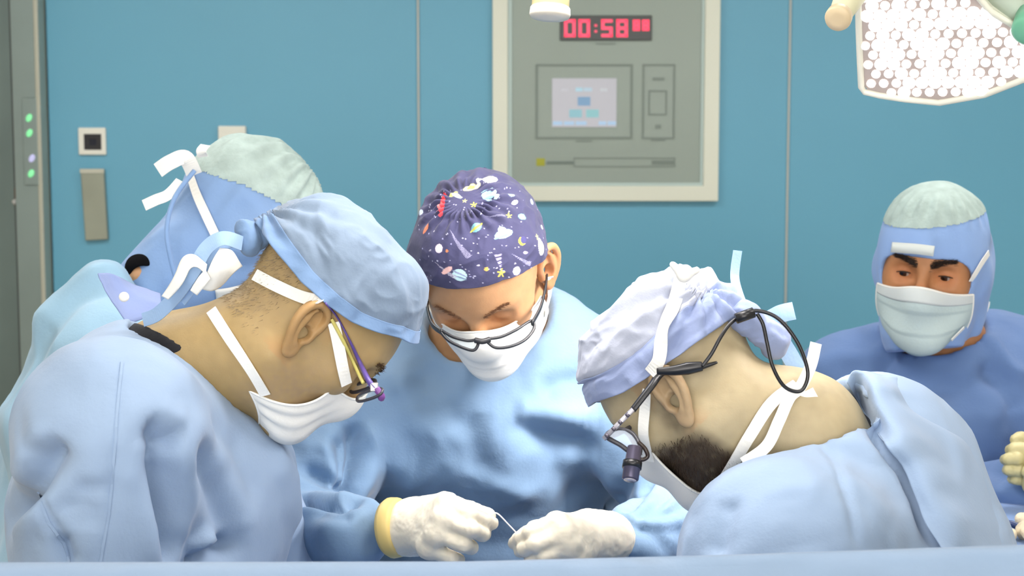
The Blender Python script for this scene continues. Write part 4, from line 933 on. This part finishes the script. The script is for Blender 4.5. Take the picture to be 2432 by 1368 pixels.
# the back panel overlapping the shoulder, its free edge standing proud
eg = [(2043, 912), (2072, 985), (2112, 1052), (2160, 1120), (2194, 1205), (2210, 1262), (2222, 1330)]; rws = []
for dx, of in ((0, .016), (6, .018), (40, .013), (90, .007), (150, .002), (175, -.004)):
    r_ = []
    for px, py in eg:
        q = shoot([tgD], px+dx*(.55 if py < 1000 else 1), py-dx*.10); r_.append(q[0]+q[1]*of if q else None)
    rws.append(r_)
ok_ = [i for i in range(len(eg)) if all(r[i] is not None for r in rws)]
sheet('back_panel', [[r[i] for i in ok_] for r in rws], M_gownD, gD, crump=.001)
obj('gown_snap', *disc(A_(0, 0, 0), .005, .002), M_tie, pD.root) if False else None
f = Fld(P(1800, 1080, 1.8)-.18, P(1800, 1080, 1.8)+.18, .004); f.cap(P(1800, 960, 1.81), P(1930, 1130, 1.82), .078, .092, .02); f.cut(P(1864, 1044, 1.81), A_(-.63, .22, .775)); V, Q = f.mesh(1); obj('undershirt', V, Q, M_shirt, pD.root)
# cap
def edgeD(a): return np.interp(np.abs(a), [0, 40, 70, 90, 120, 150, 180], [74, 80, 92, 97, 101, 102, 100])
def puffD(a, t, D):
    kn = D@norm((-.90, .35, .22)); g = np.clip((kn-.45)/.55, 0, 1); fr = np.clip(D@norm((.8, 0, .6)), 0, 1)
    u = norm(np.cross((-.90, .35, .22), (0, 0, 1))); w = np.cross(norm((-.90, .35, .22)), u); ang = np.arctan2(D@w, D@u)
    r = .007*np.exp(-((t-.5)/.3)**2)+.008*fr**2*(t < .8)+.0045*np.sin(ang*11)*np.clip((kn+.2)/.8, 0, 1)+.005*crumple(D, 3.0, (1, 1, 1.6))*np.clip(t*3, 0, 1)
    return r+.002*g**2-.004*np.exp(-((t-.80)/.03)**2)
V, F_, (m_, n_) = cap_mesh(hD, edgeD, (.013, .010, .006), puff=puffD); V = hD.w(V)
capD = obj('cap', V, F_, M_capD, pD.root, solid=.0015); pD.trees.append(bvh(V, F_))
row = V.reshape(m_, n_, 3); c_ = hD.w(.003, 0, .047); nr_ = 24; rim = row[-nr_:].reshape(-1, 3); rim = rim+(rim-c_)/np.linalg.norm(rim-c_, axis=1)[:, None]*.0025
pD.trees.append(bvh(rim, grid_faces(nr_, n_, True))); obj('cap_band', rim, grid_faces(nr_, n_, True), M_capD2, capD, solid=.001)
V, F_, loop, cor = mask_mesh(hD, (48, 38, 33), (26, 20), (-58, -52), .006)
mkD = obj('mask', V, F_, M_mask, pD.root, solid=.0012); pD.trees.append(bvh(V, F_)); obj('mask_binding', *tube(loop, .0017, 6, True), M_tie, mkD)
pD.strap([(1616, 655), (1600, 720), (1580, 790), (1562, 850), (1550, 885)], .0145, M_tie, 'mask_strap', mkD, .0055)
pD.strap([(1545, 925), (1535, 970), (1533, 1030), (1545, 1085)], .0120, M_tie, 'mask_strap', mkD, .0055)
pD.strap([(1695, 1160), (1735, 1100), (1780, 1030), (1830, 960), (1890, 920)], .0130, M_tie, 'mask_strap', mkD, .0055)
free_ribbon('mask_tie', [(1765, 1100, 1.70), (1820, 1060, 1.71), (1850, 1000, 1.71), (1875, 945, 1.72), (1900, 920, 1.725), (1925, 870, 1.74), (1938, 815, 1.75)], .0125, M_tie, mkD, 1.72)
free_ribbon('mask_tie', [(1885, 965, 1.735), (1912, 948, 1.735), (1938, 935, 1.74)], .015, M_tie, mkD, 1.74)
kn = P(1624, 655, 1.72)
f = Fld(kn-.05, kn+.05, .002); f.cap(kn+A_(-.012, 0, .012), kn, .004, .006, .006); f.cap(kn, kn+A_(.014, 0, .006), .006, .004, .006); f.ell(kn, (.006, .006, .006), None, .004); V, Q = f.mesh(1); obj('mask_knot', V, Q, M_tie, mkD)
kb = P(1768, 752, 1.76)
f = Fld(kb-.06, kb+.06, .0022); f.ell(kb, (.016, .014, .018)); f.cap(kb, kb+A_(.035, .02, -.03), .012, .018, .012); V, Q = f.mesh(1); V = V+vnormals(V, Q)*(.004*crumple(V, 40))[:, None]; obj('cap_knot', V, Q, M_capD2, capD)
free_ribbon('cap_tie', [(1775, 748, 1.76), (1755, 700, 1.78), (1745, 655, 1.79), (1752, 595, 1.79)], .010, M_tieb, capD, 1.78)
free_ribbon('cap_tie', [(1775, 752, 1.76), (1820, 760, 1.78), (1855, 745, 1.78), (1886, 738, 1.78)], .020, M_tieb, capD, 1.78)
free_ribbon('cap_tie', [(1775, 755, 1.77), (1830, 780, 1.79), (1870, 835, 1.80), (1900, 890, 1.80)], .020, M_tieb, capD, 1.78)
# loupes: arm, cord, frame and the small barrels on the flip-down plate
armp, armn = pD.path([(1700, 862), (1665, 872), (1620, 880), (1575, 890)], .004)
sd = obj('loupe_glasses', *tube(catmull(np.concatenate([armp, [P(1545, 920, 1.715), P(1502, 975, 1.712)]]), 6), np.interp(np.linspace(0, 1, 31), [0, .3, 1], [.003, .0072, .0052]), 8, flat=(1, .5), up=(0, 1, 0)), M_blackp, pD.root)
obj('metal_arm', *tube(np.array([P(1504, 972, 1.712), P(1434, 1042, 1.715)]), .0068, 8, flat=(1, .4), up=(0, 1, 0)), mat('arm_silver', lin(176, 174, 182), .3, metal=.35), sd)
for t_ in (.15, .4, .62, .85):
    a = P(1504+(1434-1504)*t_, 972+70*t_, 1.709); obj('arm_groove', *tube(np.array([a, a+(P(1434, 1042, 1.715)-P(1504, 972, 1.712))*.08]), .0050, 8, flat=(1, .5), up=(0, 1, 0)), mat('arm_dark', lin(92, 88, 100), .4, metal=.5), sd)
lo = catmull([P(1440, 1036, 1.72), P(1475, 1058, 1.715), P(1512, 1084, 1.715), P(1520, 1060, 1.73), P(1500, 1028, 1.745), P(1465, 1020, 1.745)], 6, True)
obj('lens_rim', *tube(lo, .0026, 8, True), M_grey, sd); obj('lens', lo, [tuple(range(len(lo)))], mat('lens_pale', lin(200, 214, 232), .08, trans=.55, spec=.9), sd, smooth=False)
lo2 = lo+hD.M@A_(0, -.066, 0); obj('lens_rim', *tube(lo2, .0026, 8, True), M_grey, sd); obj('lens', lo2, [tuple(range(len(lo2)))], MATS['lens_pale'], sd, smooth=False)
obj('bridge', *tube(catmull([lo[0], (lo[0]+lo2[0])/2+hD.M@A_(.006, 0, 0), lo2[0]], 4), .003, 6), M_grey, sd)
bd = norm(P(1498, 1145, 1.70)-P(1508, 1070, 1.715)); b0 = P(1507, 1062, 1.705)
for of in (A_(0, 0, 0),):
    br = obj('loupe_barrel', *tube(np.array([b0+of, b0+of+bd*.016, b0+of+bd*.0165, b0+of+bd*.020, b0+of+bd*.0205, b0+of+bd*.036, b0+of+bd*.037]), [.0075, .0085, .0100, .0100, .0090, .0088, .0076], 20), mat('barrel_grey', lin(96, 92, 112), .3, metal=.6), sd)
    obj('barrel_ring', *tube(np.array([b0+of+bd*.0165, b0+of+bd*.0240]), .0104, 20), M_blackp, br); obj('barrel_lens', *tube(np.array([b0+of+bd*.0372, b0+of+bd*.0378]), .0068, 18), mat('barrel_glass', lin(200, 195, 205), .1, metal=.3), br)
obj('nose_clip', *tube(catmull([P(1516, 1050, 1.72), P(1532, 1066, 1.715), P(1538, 1084, 1.715), P(1524, 1092, 1.715), P(1510, 1084, 1.715)], 6), .0024, 8), mat('clip_brown', (.03, .018, .014), .3), sd)
cord = obj('retainer_cord', *tube(catmull([P(1668, 870, 1.700), P(1690, 840, 1.70), P(1712, 800, 1.70), P(1735, 768, 1.705), P(1765, 748, 1.71), P(1800, 738, 1.71), P(1850, 758, 1.71), P(1895, 815, 1.71), P(1918, 880, 1.712), P(1910, 920, 1.712), P(1890, 930, 1.712), P(1860, 915, 1.71), P(1835, 870, 1.708), P(1822, 815, 1.708), P(1812, 770, 1.71), P(1798, 745, 1.71)], 8), .0021, 8), M_blackp, sd)
obj('cord_bead', *tube(np.array([P(1748, 757, 1.703), P(1790, 742, 1.705)]), .0058, 10), M_blackp, sd)
obj('arm_hook', *tube(catmull([P(1560, 882, 1.708), P(1600, 880, 1.704), P(1640, 874, 1.702), P(1668, 870, 1.702)], 5), np.interp(np.linspace(0, 1, 16), [0, .6, 1], [.0035, .0068, .005]), 8, flat=(1, .5), up=(0, 0, 1)), M_blackp, sd)

# =============== assistant at the right back
hE = head_at(2211, 650, 2.62, (0, 0, 0), -112, 4, -5, 1.0)
pE = Person('masked assistant with hood and visible brown eyes standing at the far right back', (.80, 2.74), (176, 124, 84), hE)
nbE = P(2235, 830, 2.70); chE = P(2255, 1060, 2.72); hpE = A_(.72, 2.74, .92)
shE = [P(2490, 900, 2.72), P(2020, 925, 2.76)]; elE = [P(2560, 1180, 2.62), P(2010, 1250, 2.66)]; wrE = [P(2500, 1120, 2.46), P(2480, 1150, 2.44)]
def browsE(c, hl): return c
pE.body(None, trunk_prims(hE.w(-.015, 0, -.045), nbE, chE, hpE, shE, elE, wrE, -100, .058), h=.0028, eyes='open', ears=())
f = Fld(A_(.25, 2.25, .30), A_(1.25, 3.02, 1.60), .008, A_(.42, 2.36, 1.05), A_(1.0, 2.95, 1.5), .03)
gown_prims(f, chE, hpE, shE, elE, [P(2520, 1125, 2.47), P(2500, 1150, 2.45)], -100, (.13, .20), .088, .075, .052)
f.cap(P(2110, 850, 2.74), P(2050, 920, 2.76), .05, .08, .05); f.cap(P(2235, 890, 2.71), P(2240, 980, 2.71), .105, .14, .05); f.cap(P(2380, 800, 2.76), P(2430, 850, 2.74), .042, .06, .04); f.cap(P(2330, 830, 2.74), P(2400, 900, 2.72), .06, .08, .04)
f.cap(P(2225, 850, 2.70), P(2205, 600, 2.66), .076, .10, .012, sub=True)
V, Q = finish_gown(f, [([(2100, 880), (2200, 925), (2300, 915), (2390, 870)], .02, .010), ([(2100, 905), (2160, 935), (2200, 950)], .018, -.008), ([(2330, 860), (2380, 920), (2420, 980)], .016, .010), ([(2350, 800), (2390, 860), (2432, 900)], .014, -.010), ([(2130, 830), (2100, 870), (2080, 920)], .012, .010), ([(2400, 960), (2420, 1060), (2430, 1150)], .02, .01), ([(2000, 850), (2060, 850), (2120, 820)], .014, -.006), ([(2230, 1150), (2330, 1100), (2400, 1130)], .03, .02)], (.0022, 8))
gE = obj('gown', V, Q, M_gownE, pE.root); tgE = bvh(V, Q)
f = Fld(P(2330, 800, 2.68)-.1, P(2330, 800, 2.68)+.1, .004); f.cap(P(2338, 770, 2.70), P(2345, 830, 2.70), .012, .02, .01); f.cap(P(2330, 800, 2.70), P(2320, 850, 2.69), .012, .02, .01); V, Q = f.mesh(1); obj('scrub_collar', V, Q, M_scrub, pE.root)
def neckE(f, h): h.cap(f, (-.005, 0, -.06), (.022, 0, -.095), .072, .066, .03); h.ell(f, (-.045, .062, -.05), (.035, .028, .075), .03); h.ell(f, (-.045, .070, .015), (.03, .022, .05), .02)
f = hood_field(hE, .0032, True, .0, neckE); f.cut(hE.w(.02, 0, -.124), hE.M@A_(.22, .22, -1)); V, Q = f.mesh(2)
wrE_ = lambda hl: .0022*crumple(hl, 15)+.0028*np.sin(np.arctan2(hl[:, 1], hl[:, 0])*20)*np.clip((hl[:, 2]-.085)/.03, 0, 1)*np.clip((.14-hl[:, 2])/.02, 0, 1)
hoE, neE = split_hood(pE, V, Q, lambda hl: hl[:, 2]-.098-.16*hl[:, 1]+.10*(hl[:, 0]-.05), (fabric('hood_blue_light', (140, 172, 222)), M_net), wr=wrE_)
V, F_, loop, cor = mask_mesh(hE, (58, 66, 72), (20, 18), (-60, -42), .011, pleat=.0022, wr=lambda U, T: .0022*np.sin(U*6+T*9)*np.clip(T*2, 0, 1))
mkE = obj('mask', V, F_, M_maskE, pE.root, solid=.0012); pE.trees.append(bvh(V, F_)); obj('mask_binding', *tube(loop, .0022, 6, True), M_tie, mkE)
vv = V.reshape(44, 72, 3); top = vv[:7].reshape(-1, 3); top = top+(hE.M@A_(1, 0, 0))*.0012; obj('mask_top_band', top, grid_faces(7, 72), mat('mask_band_pale', lin(206, 214, 214), .8), mkE, solid=.001)
pE.strap([(2300, 668), (2312, 648), (2328, 622), (2343, 600)], .010, M_tie, 'mask_strap', mkE, .004)
pE.strap([(2255, 805), (2285, 775)], .006, M_tie, 'mask_strap', mkE, .004)
free_ribbon('hood_tie', [(2338, 738, 2.66), (2343, 725, 2.66), (2344, 716, 2.66)], .010, M_tie, hoE, 2.66)
tp_, tn_ = pE.path([(2122, 588), (2150, 590), (2180, 592), (2218, 597)], .004)
obj('hood_tape', *ribbon(catmull(tp_, 6), catmull(tn_, 6), .0165, .0015), mat('tape_white', lin(206, 214, 212), .6), hoE)
for s_ in (1, -1): brow(pE, mat('brow_dark', lin(40, 26, 18), .7), 620, s_, .009, .047, .0320, .0034, .25, .0070, .005); lash(pE, s_, 'open', MATS['brow_dark'], .0013)
# eyeballs
gaze = norm(hE.M@A_(.9, -.26, -.26))
for s_ in (1, -1):
    c_ = hE.w(.0735, .032*s_, .012); r_ = .0128; n_, m_ = 24, 36
    th_, ph_ = np.meshgrid(np.linspace(0, math.pi, n_), np.linspace(0, 2*math.pi, m_, endpoint=False), indexing='ij')
    a1 = norm(np.cross(gaze, (0, 0, 1))); a2 = np.cross(a1, gaze); D = np.cos(th_)[..., None]*gaze+np.sin(th_)[..., None]*(np.cos(ph_)[..., None]*a1+np.sin(ph_)[..., None]*a2)
    V = (c_+D*r_).reshape(-1, 3); tt = th_.ravel(); col = np.tile(lin(168, 152, 142), (len(V), 1)); col[tt < .56] = lin(58, 34, 22); col[tt < .22] = (.004, .003, .003)
    obj('eye', V, grid_faces(n_, m_, True), mat('eye_wet', (.8, .8, .8), .12, attr=True), pE.root, col=col)
gE1 = glove('glove', P(2520, 1125, 2.47), [[P(2480, 1060, 2.45), P(2450, 1045, 2.43), P(2425, 1040, 2.42), P(2412, 1044, 2.415)], [P(2470, 1078, 2.43), P(2428, 1066, 2.405), P(2408, 1066, 2.405), P(2400, 1068, 2.42)], [P(2465, 1100, 2.425), P(2416, 1090, 2.395), P(2394, 1090, 2.40), P(2388, 1092, 2.42)], [P(2465, 1122, 2.425), P(2420, 1118, 2.40), P(2398, 1116, 2.402), P(2392, 1117, 2.42)], [P(2468, 1142, 2.43), P(2430, 1140, 2.41), P(2412, 1138, 2.41), P(2404, 1138, 2.42)]], M_gloveE, pE.root, forearm=P(2560, 1130, 2.50))
gE2 = glove('glove', P(2500, 1160, 2.44), [[P(2475, 1130, 2.46), P(2460, 1100, 2.46), P(2445, 1070, 2.46), P(2440, 1050, 2.46)], [P(2450, 1150, 2.40), P(2440, 1120, 2.385), P(2455, 1100, 2.38), P(2470, 1090, 2.385)], [P(2462, 1160, 2.39), P(2455, 1125, 2.375), P(2470, 1105, 2.37), P(2484, 1095, 2.375)], [P(2476, 1168, 2.39), P(2472, 1132, 2.375), P(2486, 1112, 2.37), P(2498, 1102, 2.375)], [P(2490, 1172, 2.40), P(2490, 1140, 2.385), P(2500, 1122, 2.38), P(2510, 1114, 2.385)]], M_gloveE, pE.root, forearm=P(2530, 1190, 2.47), h=.003)
# ------------------------------------------------------------------ surgical lamps
M_lampw = mat('lamp_white', lin(226, 226, 212), .35); M_hand = mat('handle_cream', lin(206, 196, 150), .4); M_handw = mat('handle_white', lin(222, 218, 206), .4)
def lathe(p0, d, prof, n=28):
    return tube(np.array([np.array(p0)+norm(d)*a for a, _ in prof]), [r for _, r in prof], n)
# lamp one: over the table, only its sterile handle hangs into view
b1 = P(1306, 36, 1.70); ax1 = norm(A_(-.06, -.18, -1)); hc = b1-ax1*.22
L1 = thing('surgical_light', 'round surgical lamp over the table showing only its cream handle at the top', 'surgical light', hc)
obj('lamp_housing', *lathe(hc-ax1*.09, ax1, [(0, .05), (.01, .16), (.05, .27), (.085, .28), (.09, .275)], 40), M_lampw, L1)
obj('lamp_glass', *lathe(hc+ax1*.0, ax1, [(0, .265), (.004, .262)], 40), mat('lamp_lens_lit', (.9, .9, .9), .4, emit=(1, .97, .94), es=3), L1)
obj('sterile_handle', *lathe(b1-ax1*.215, ax1, [(0, .024), (.10, .0215), (.19, .0200), (.212, .0200)]), M_hand, L1)
obj('handle_tip', *lathe(b1-ax1*.022, ax1, [(.013, .0195), (.0145, .0212), (.0215, .0220), (.0245, .0205), (.025, .010)]), M_handw, L1)
obj('support_arm', *tube(catmull([hc-ax1*.08, hc-ax1*.08+A_(.02, .06, .18), A_(.35, 2.3, 2.62), A_(.6, 2.4, ROOM_H-.02)], 8), .028, 12), M_lampw, L1)
# lamp two: the lit petal at the right top with its rows of diodes
n2 = norm(A_(-.42, -.80, -.62)); c2 = P(2225, 110, 1.93)
L2 = thing('surgical_light', 'lit surgical lamp head with rows of white diodes at the top right corner', 'surgical light', c2-n2*.04)
u2 = norm(np.cross(n2, A_(0, 0, 1))); u2 = u2 if u2[0] > 0 else -u2; v2 = np.cross(u2, n2); v2 = v2 if v2[2] > 0 else -v2
def onplane(px, py, off=0):
    d = P(px, py, 1.0)-CAM; return CAM+d*(((c2+n2*off-CAM)@n2)/(d@n2))
outl = [(2036, -60), (2038, 60), (2041, 140), (2044, 205), (2052, 217), (2090, 226), (2150, 235), (2232, 243), (2340, 224), (2432, 188), (2520, 140), (2560, 100), (2500, 60), (2420, 62), (2355, 22), (2285, -60), (2220, -110), (2090, -120)]
ring = np.array([onplane(*q) for q in outl]); cr = ring.mean(0)
def orient(r): # CCW seen from n2
    a = sum(np.dot(np.cross(r[i]-cr, r[(i+1) % len(r)]-cr), n2) for i in range(len(r))); return r if a > 0 else r[::-1]
ring = orient(ring)
obj('lamp_housing', *prism(ring, n2, .05), mat('lamp_shell', lin(222, 224, 208), .35), L2, smooth=False, bevel=.008)
inr = cr+(ring-cr)*.955+n2*.001
obj('diode_board', *prism(inr, n2, .004), mat('diode_board', lin(150, 134, 126), .5, emit=(1, .96, .95), es=.18), L2, smooth=False)
rimr = [tuple(p) for p in cr+(ring-cr)*.985+n2*.003]
obj('lamp_rim', *tube(np.array(rimr), .0042, 8, True), M_lampw, L2)
P2 = lambda p: ((p-cr)@u2, (p-cr)@v2); poly = [P2(p) for p in cr+(ring-cr)*.93]
def inside(x, y):
    r = False; j = len(poly)-1
    for i in range(len(poly)):
        if (poly[i][1] > y) != (poly[j][1] > y) and x < (poly[j][0]-poly[i][0])*(y-poly[i][1])/(poly[j][1]-poly[i][1])+poly[i][0]: r = not r
        j = i
    return r
M_led = mat('diode_lit', (.9, .9, .9), .3, emit=(1, .985, .98), es=.95); M_led2 = mat('diode_dim', (.75, .7, .68), .3, emit=(1, .95, .93), es=.5)
pit = .0158; rl = random.Random(5); k_ = 0; led0 = {}
spots = []
for i in range(-14, 15):
    for j in range(-14, 15):
        x = pit*(i+.5*(j % 2)); y = pit*.87*j
        if inside(x, y): spots.append((x, y))
for x, y in spots[:300]:
    c = cr+u2*x+v2*y+n2*.001; big = rl.random() < .62
    key = big
    if key not in led0:
        q = [(.0, .0080 if big else .0060), (.003, .0080 if big else .0060), (.0050, .0064 if big else .0046), (.006, .0026)]
        V, F_ = lathe((0, 0, 0), (0, 0, 1), q, 12)
        V = np.array(V); Rm = np.stack([u2, np.cross(n2, u2), n2], 1); V = V@Rm.T
        led0[key] = obj('diode', V, F_, M_led if big else M_led2, L2); o = led0[key]
    else:
        o = led0[key].copy(); COL.objects.link(o); o.parent = L2
    o.matrix_parent_inverse = Matrix.Translation(L2.location).inverted(); o.location = c
ha = onplane(2030, -30, .02); hb = P(1988, 48, 1.83); ax = norm(hb-ha)
obj('sterile_handle', *lathe(ha-ax*.03, ax, [(0, .022), (.06, .0172), (np.linalg.norm(hb-ha)+.014, .0132)]), mat('handle_olive', lin(206, 204, 172), .45), L2)
obj('handle_tip', *lathe(hb-ax*.016, ax, [(0, .0136), (.003, .0151), (.011, .0155), (.0145, .0143), (.015, .007)]), mat('handle_tan', lin(204, 186, 152), .45), L2)
obj('lamp_yoke', *tube(catmull([onplane(2330, -60, -.02), onplane(2400, 10, -.02), onplane(2470, 75, -.02)], 6), .016, 10), mat('yoke_pale_green', lin(186, 200, 186), .4), L2)
obj('yoke_cap', *lathe(onplane(2447, 62, .01)-n2*.02, n2, [(0, .02), (.03, .02), (.034, .016)]), mat('yoke_green', lin(110, 182, 150), .4), L2)
obj('support_arm', *tube(catmull([onplane(2470, 75, -.03), c2+A_(.22, .10, .25), c2+A_(.26, .25, .8), A_(1.0, 2.7, ROOM_H-.02)], 8), .028, 12), M_lampw, L2)

# ------------------------------------------------------------------ drapes and tables
M_drape = fabric('drape_blue', (132, 154, 180)); M_drape2 = fabric('table_drape_blue', (116, 144, 190))
xs = np.linspace(-.62, .62, 120); ztop = lambda px: np.interp(px, [0, 1100, 1700, 2432], [1343, 1341, 1326, 1301])
def screen_top(px): return P(px, ztop(px), 1.33)
prof = [(0.07, -1.05), (0.055, -.5), (.035, -.06), (.030, -.014), (.018, -.003), (0, 0), (-.012, -.004), (-.020, -.014), (-.026, -.06), (-.05, -.5), (-.07, -1.0)]
pxs = np.linspace(-260, 2700, 110); rows = []
for k, px in enumerate(pxs):
    t = screen_top(px); rows.append([t+A_(.0, a+(.010*math.sin(k*.35)+.006*math.sin(k*.9))*min(1, abs(b)*2), b) for a, b in prof])
rows = np.array(rows); scr_ = obj('drape_screen', rows.reshape(-1, 3), grid_faces(len(pxs), len(prof)), M_drape, None, solid=.0016)
tag(scr_, 'light blue sterile drape hung over a bar across the foreground', 'drape')
bar = np.array([screen_top(px)+A_(0, 0, -.016) for px in (-250, 600, 1300, 1900, 2680)])
st = obj('screen_frame', *tube(catmull(bar, 6), .011, 12), M_steel, None); tag(st, 'steel bar frame that carries the blue foreground drape', 'drape frame')
for e in (0, -1): obj('frame_post', *tube(np.array([bar[e], bar[e]*A_(1, 1, 0)+A_(0, 0, .02)]), .011, 12), M_steel, st); obj('frame_foot', *tube(np.array([bar[e]*A_(1, 1, 0)+A_(0, -.2, .012), bar[e]*A_(1, 1, 0)+A_(0, .2, .012)]), .012, 10), M_steel, st)
# operating table with the draped patient under the screen
ot = thing('operating_table', 'operating table under blue drapes between the surgeons behind the screen', 'table', (0, 1.70, 0))
obj('table_base', *box((-.16, 1.45, 0), (.16, 1.9, .12)), M_steel, ot, smooth=False, bevel=.02); obj('table_column', *box((-.09, 1.58, .12), (.09, 1.78, .78)), M_steel, ot, smooth=False, bevel=.015); obj('table_top', *box((-.22, 1.48, .78), (.22, 2.04, .84)), M_dark, ot, smooth=False, bevel=.02)
f = Fld(A_(-.33, 1.30, .55), A_(.33, 2.14, 1.12), .014); f.ell((0, 1.76, .92), (.22, .30, .12), None, .02); f.ell((0, 1.68, .95), (.16, .18, .10), None, .05); f.ell((0, 1.76, .86), (.25, .30, .06), None, .04); V, Q = f.mesh(2); V = V+vnormals(V, Q)*(.006*crumple(V, 8))[:, None]
dr_ = obj('patient_drape', V, Q, M_drape2, None); tag(dr_, 'blue sterile drape over the patient mound on the operating table', 'drape')
# instrument table behind the right front surgeon
it = thing('instrument_table', 'blue draped instrument table at the right edge behind the bearded surgeon', 'table', (.92, 2.27, 0))
tz = P(2400, 1195, 2.44)[2]
tx0 = P(2335, 1200, 2.30)[0]
f = Fld(A_(tx0-.05, 2.00, .4), A_(1.25, 2.52, tz+.06), .012); f.cap((tx0+.03, 2.07, tz-.03), (1.2, 2.07, tz-.03), .028, .028); f.cap((tx0+.03, 2.43, tz-.03), (1.2, 2.43, tz-.03), .028, .028)
V, F_ = box((tx0, 2.03, tz-.34), (1.22, 2.45, tz)); tc_ = obj('table_cover', V, F_, M_drape2, it, smooth=False, bevel=.02)
for x, y in ((tx0+.05, 2.08), (1.17, 2.08), (tx0+.05, 2.40), (1.17, 2.40)): obj('leg', *tube(np.array([(x, y, .0), (x, y, tz-.33)]), .014, 10), M_steel, it)
def ont(px, py, z=0):
    v = P(px, py, 1)-CAM; return CAM+v*((tz+z-CAM[2])/v[2])
a, b = ont(2376, 1246, .012), ont(2424, 1252, .012); a2, b2 = ont(2374, 1252, .012), ont(2420, 1268, .012)
ins = obj('needle_holder', *tube(catmull([a, (a+b)/2+A_(0, 0, .003), b, b+(b-a)*1.2], 5), .005, 8), mat('tool_dark_blue', lin(44, 62, 110), .35), None); tag(ins, 'dark blue handled instrument lying on the draped table at far right', 'instrument')
obj('handle_grip', *tube(np.array([a-(b-a)*.05, a+(b-a)*.35]), .0078, 10), MATS['tool_dark_blue'], ins)
for q, (px, py, r_) in enumerate(((2425, 1285, .020), (2440, 1262, .017))):
    c = ont(px, py, .0); f = Fld(c-.06, c+.06, .003)
    for k in range(7):
        w = A_(rl.uniform(-1, 1)*r_*.9, rl.uniform(-1, 1)*r_*.9, rl.uniform(.5, 1.1)*r_*.8); f.ell(c+w, (r_*.55, r_*.6, r_*.5), None, .003)
    V, Q = f.mesh(1); V = V+vnormals(V, Q)*(.003*crumple(V, 60))[:, None]
    o = obj('gauze_swab', V, Q, mat('gauze', lin(226, 212, 184), .9, bump=.3, bscale=300, var=.12, vscale=60), None); tag(o, ['crumpled cream gauze swab nearest the table edge at far right', 'crumpled cream gauze swab lying behind the dark instrument at far right'][q], 'gauze', 'gauze swabs on the instrument table')
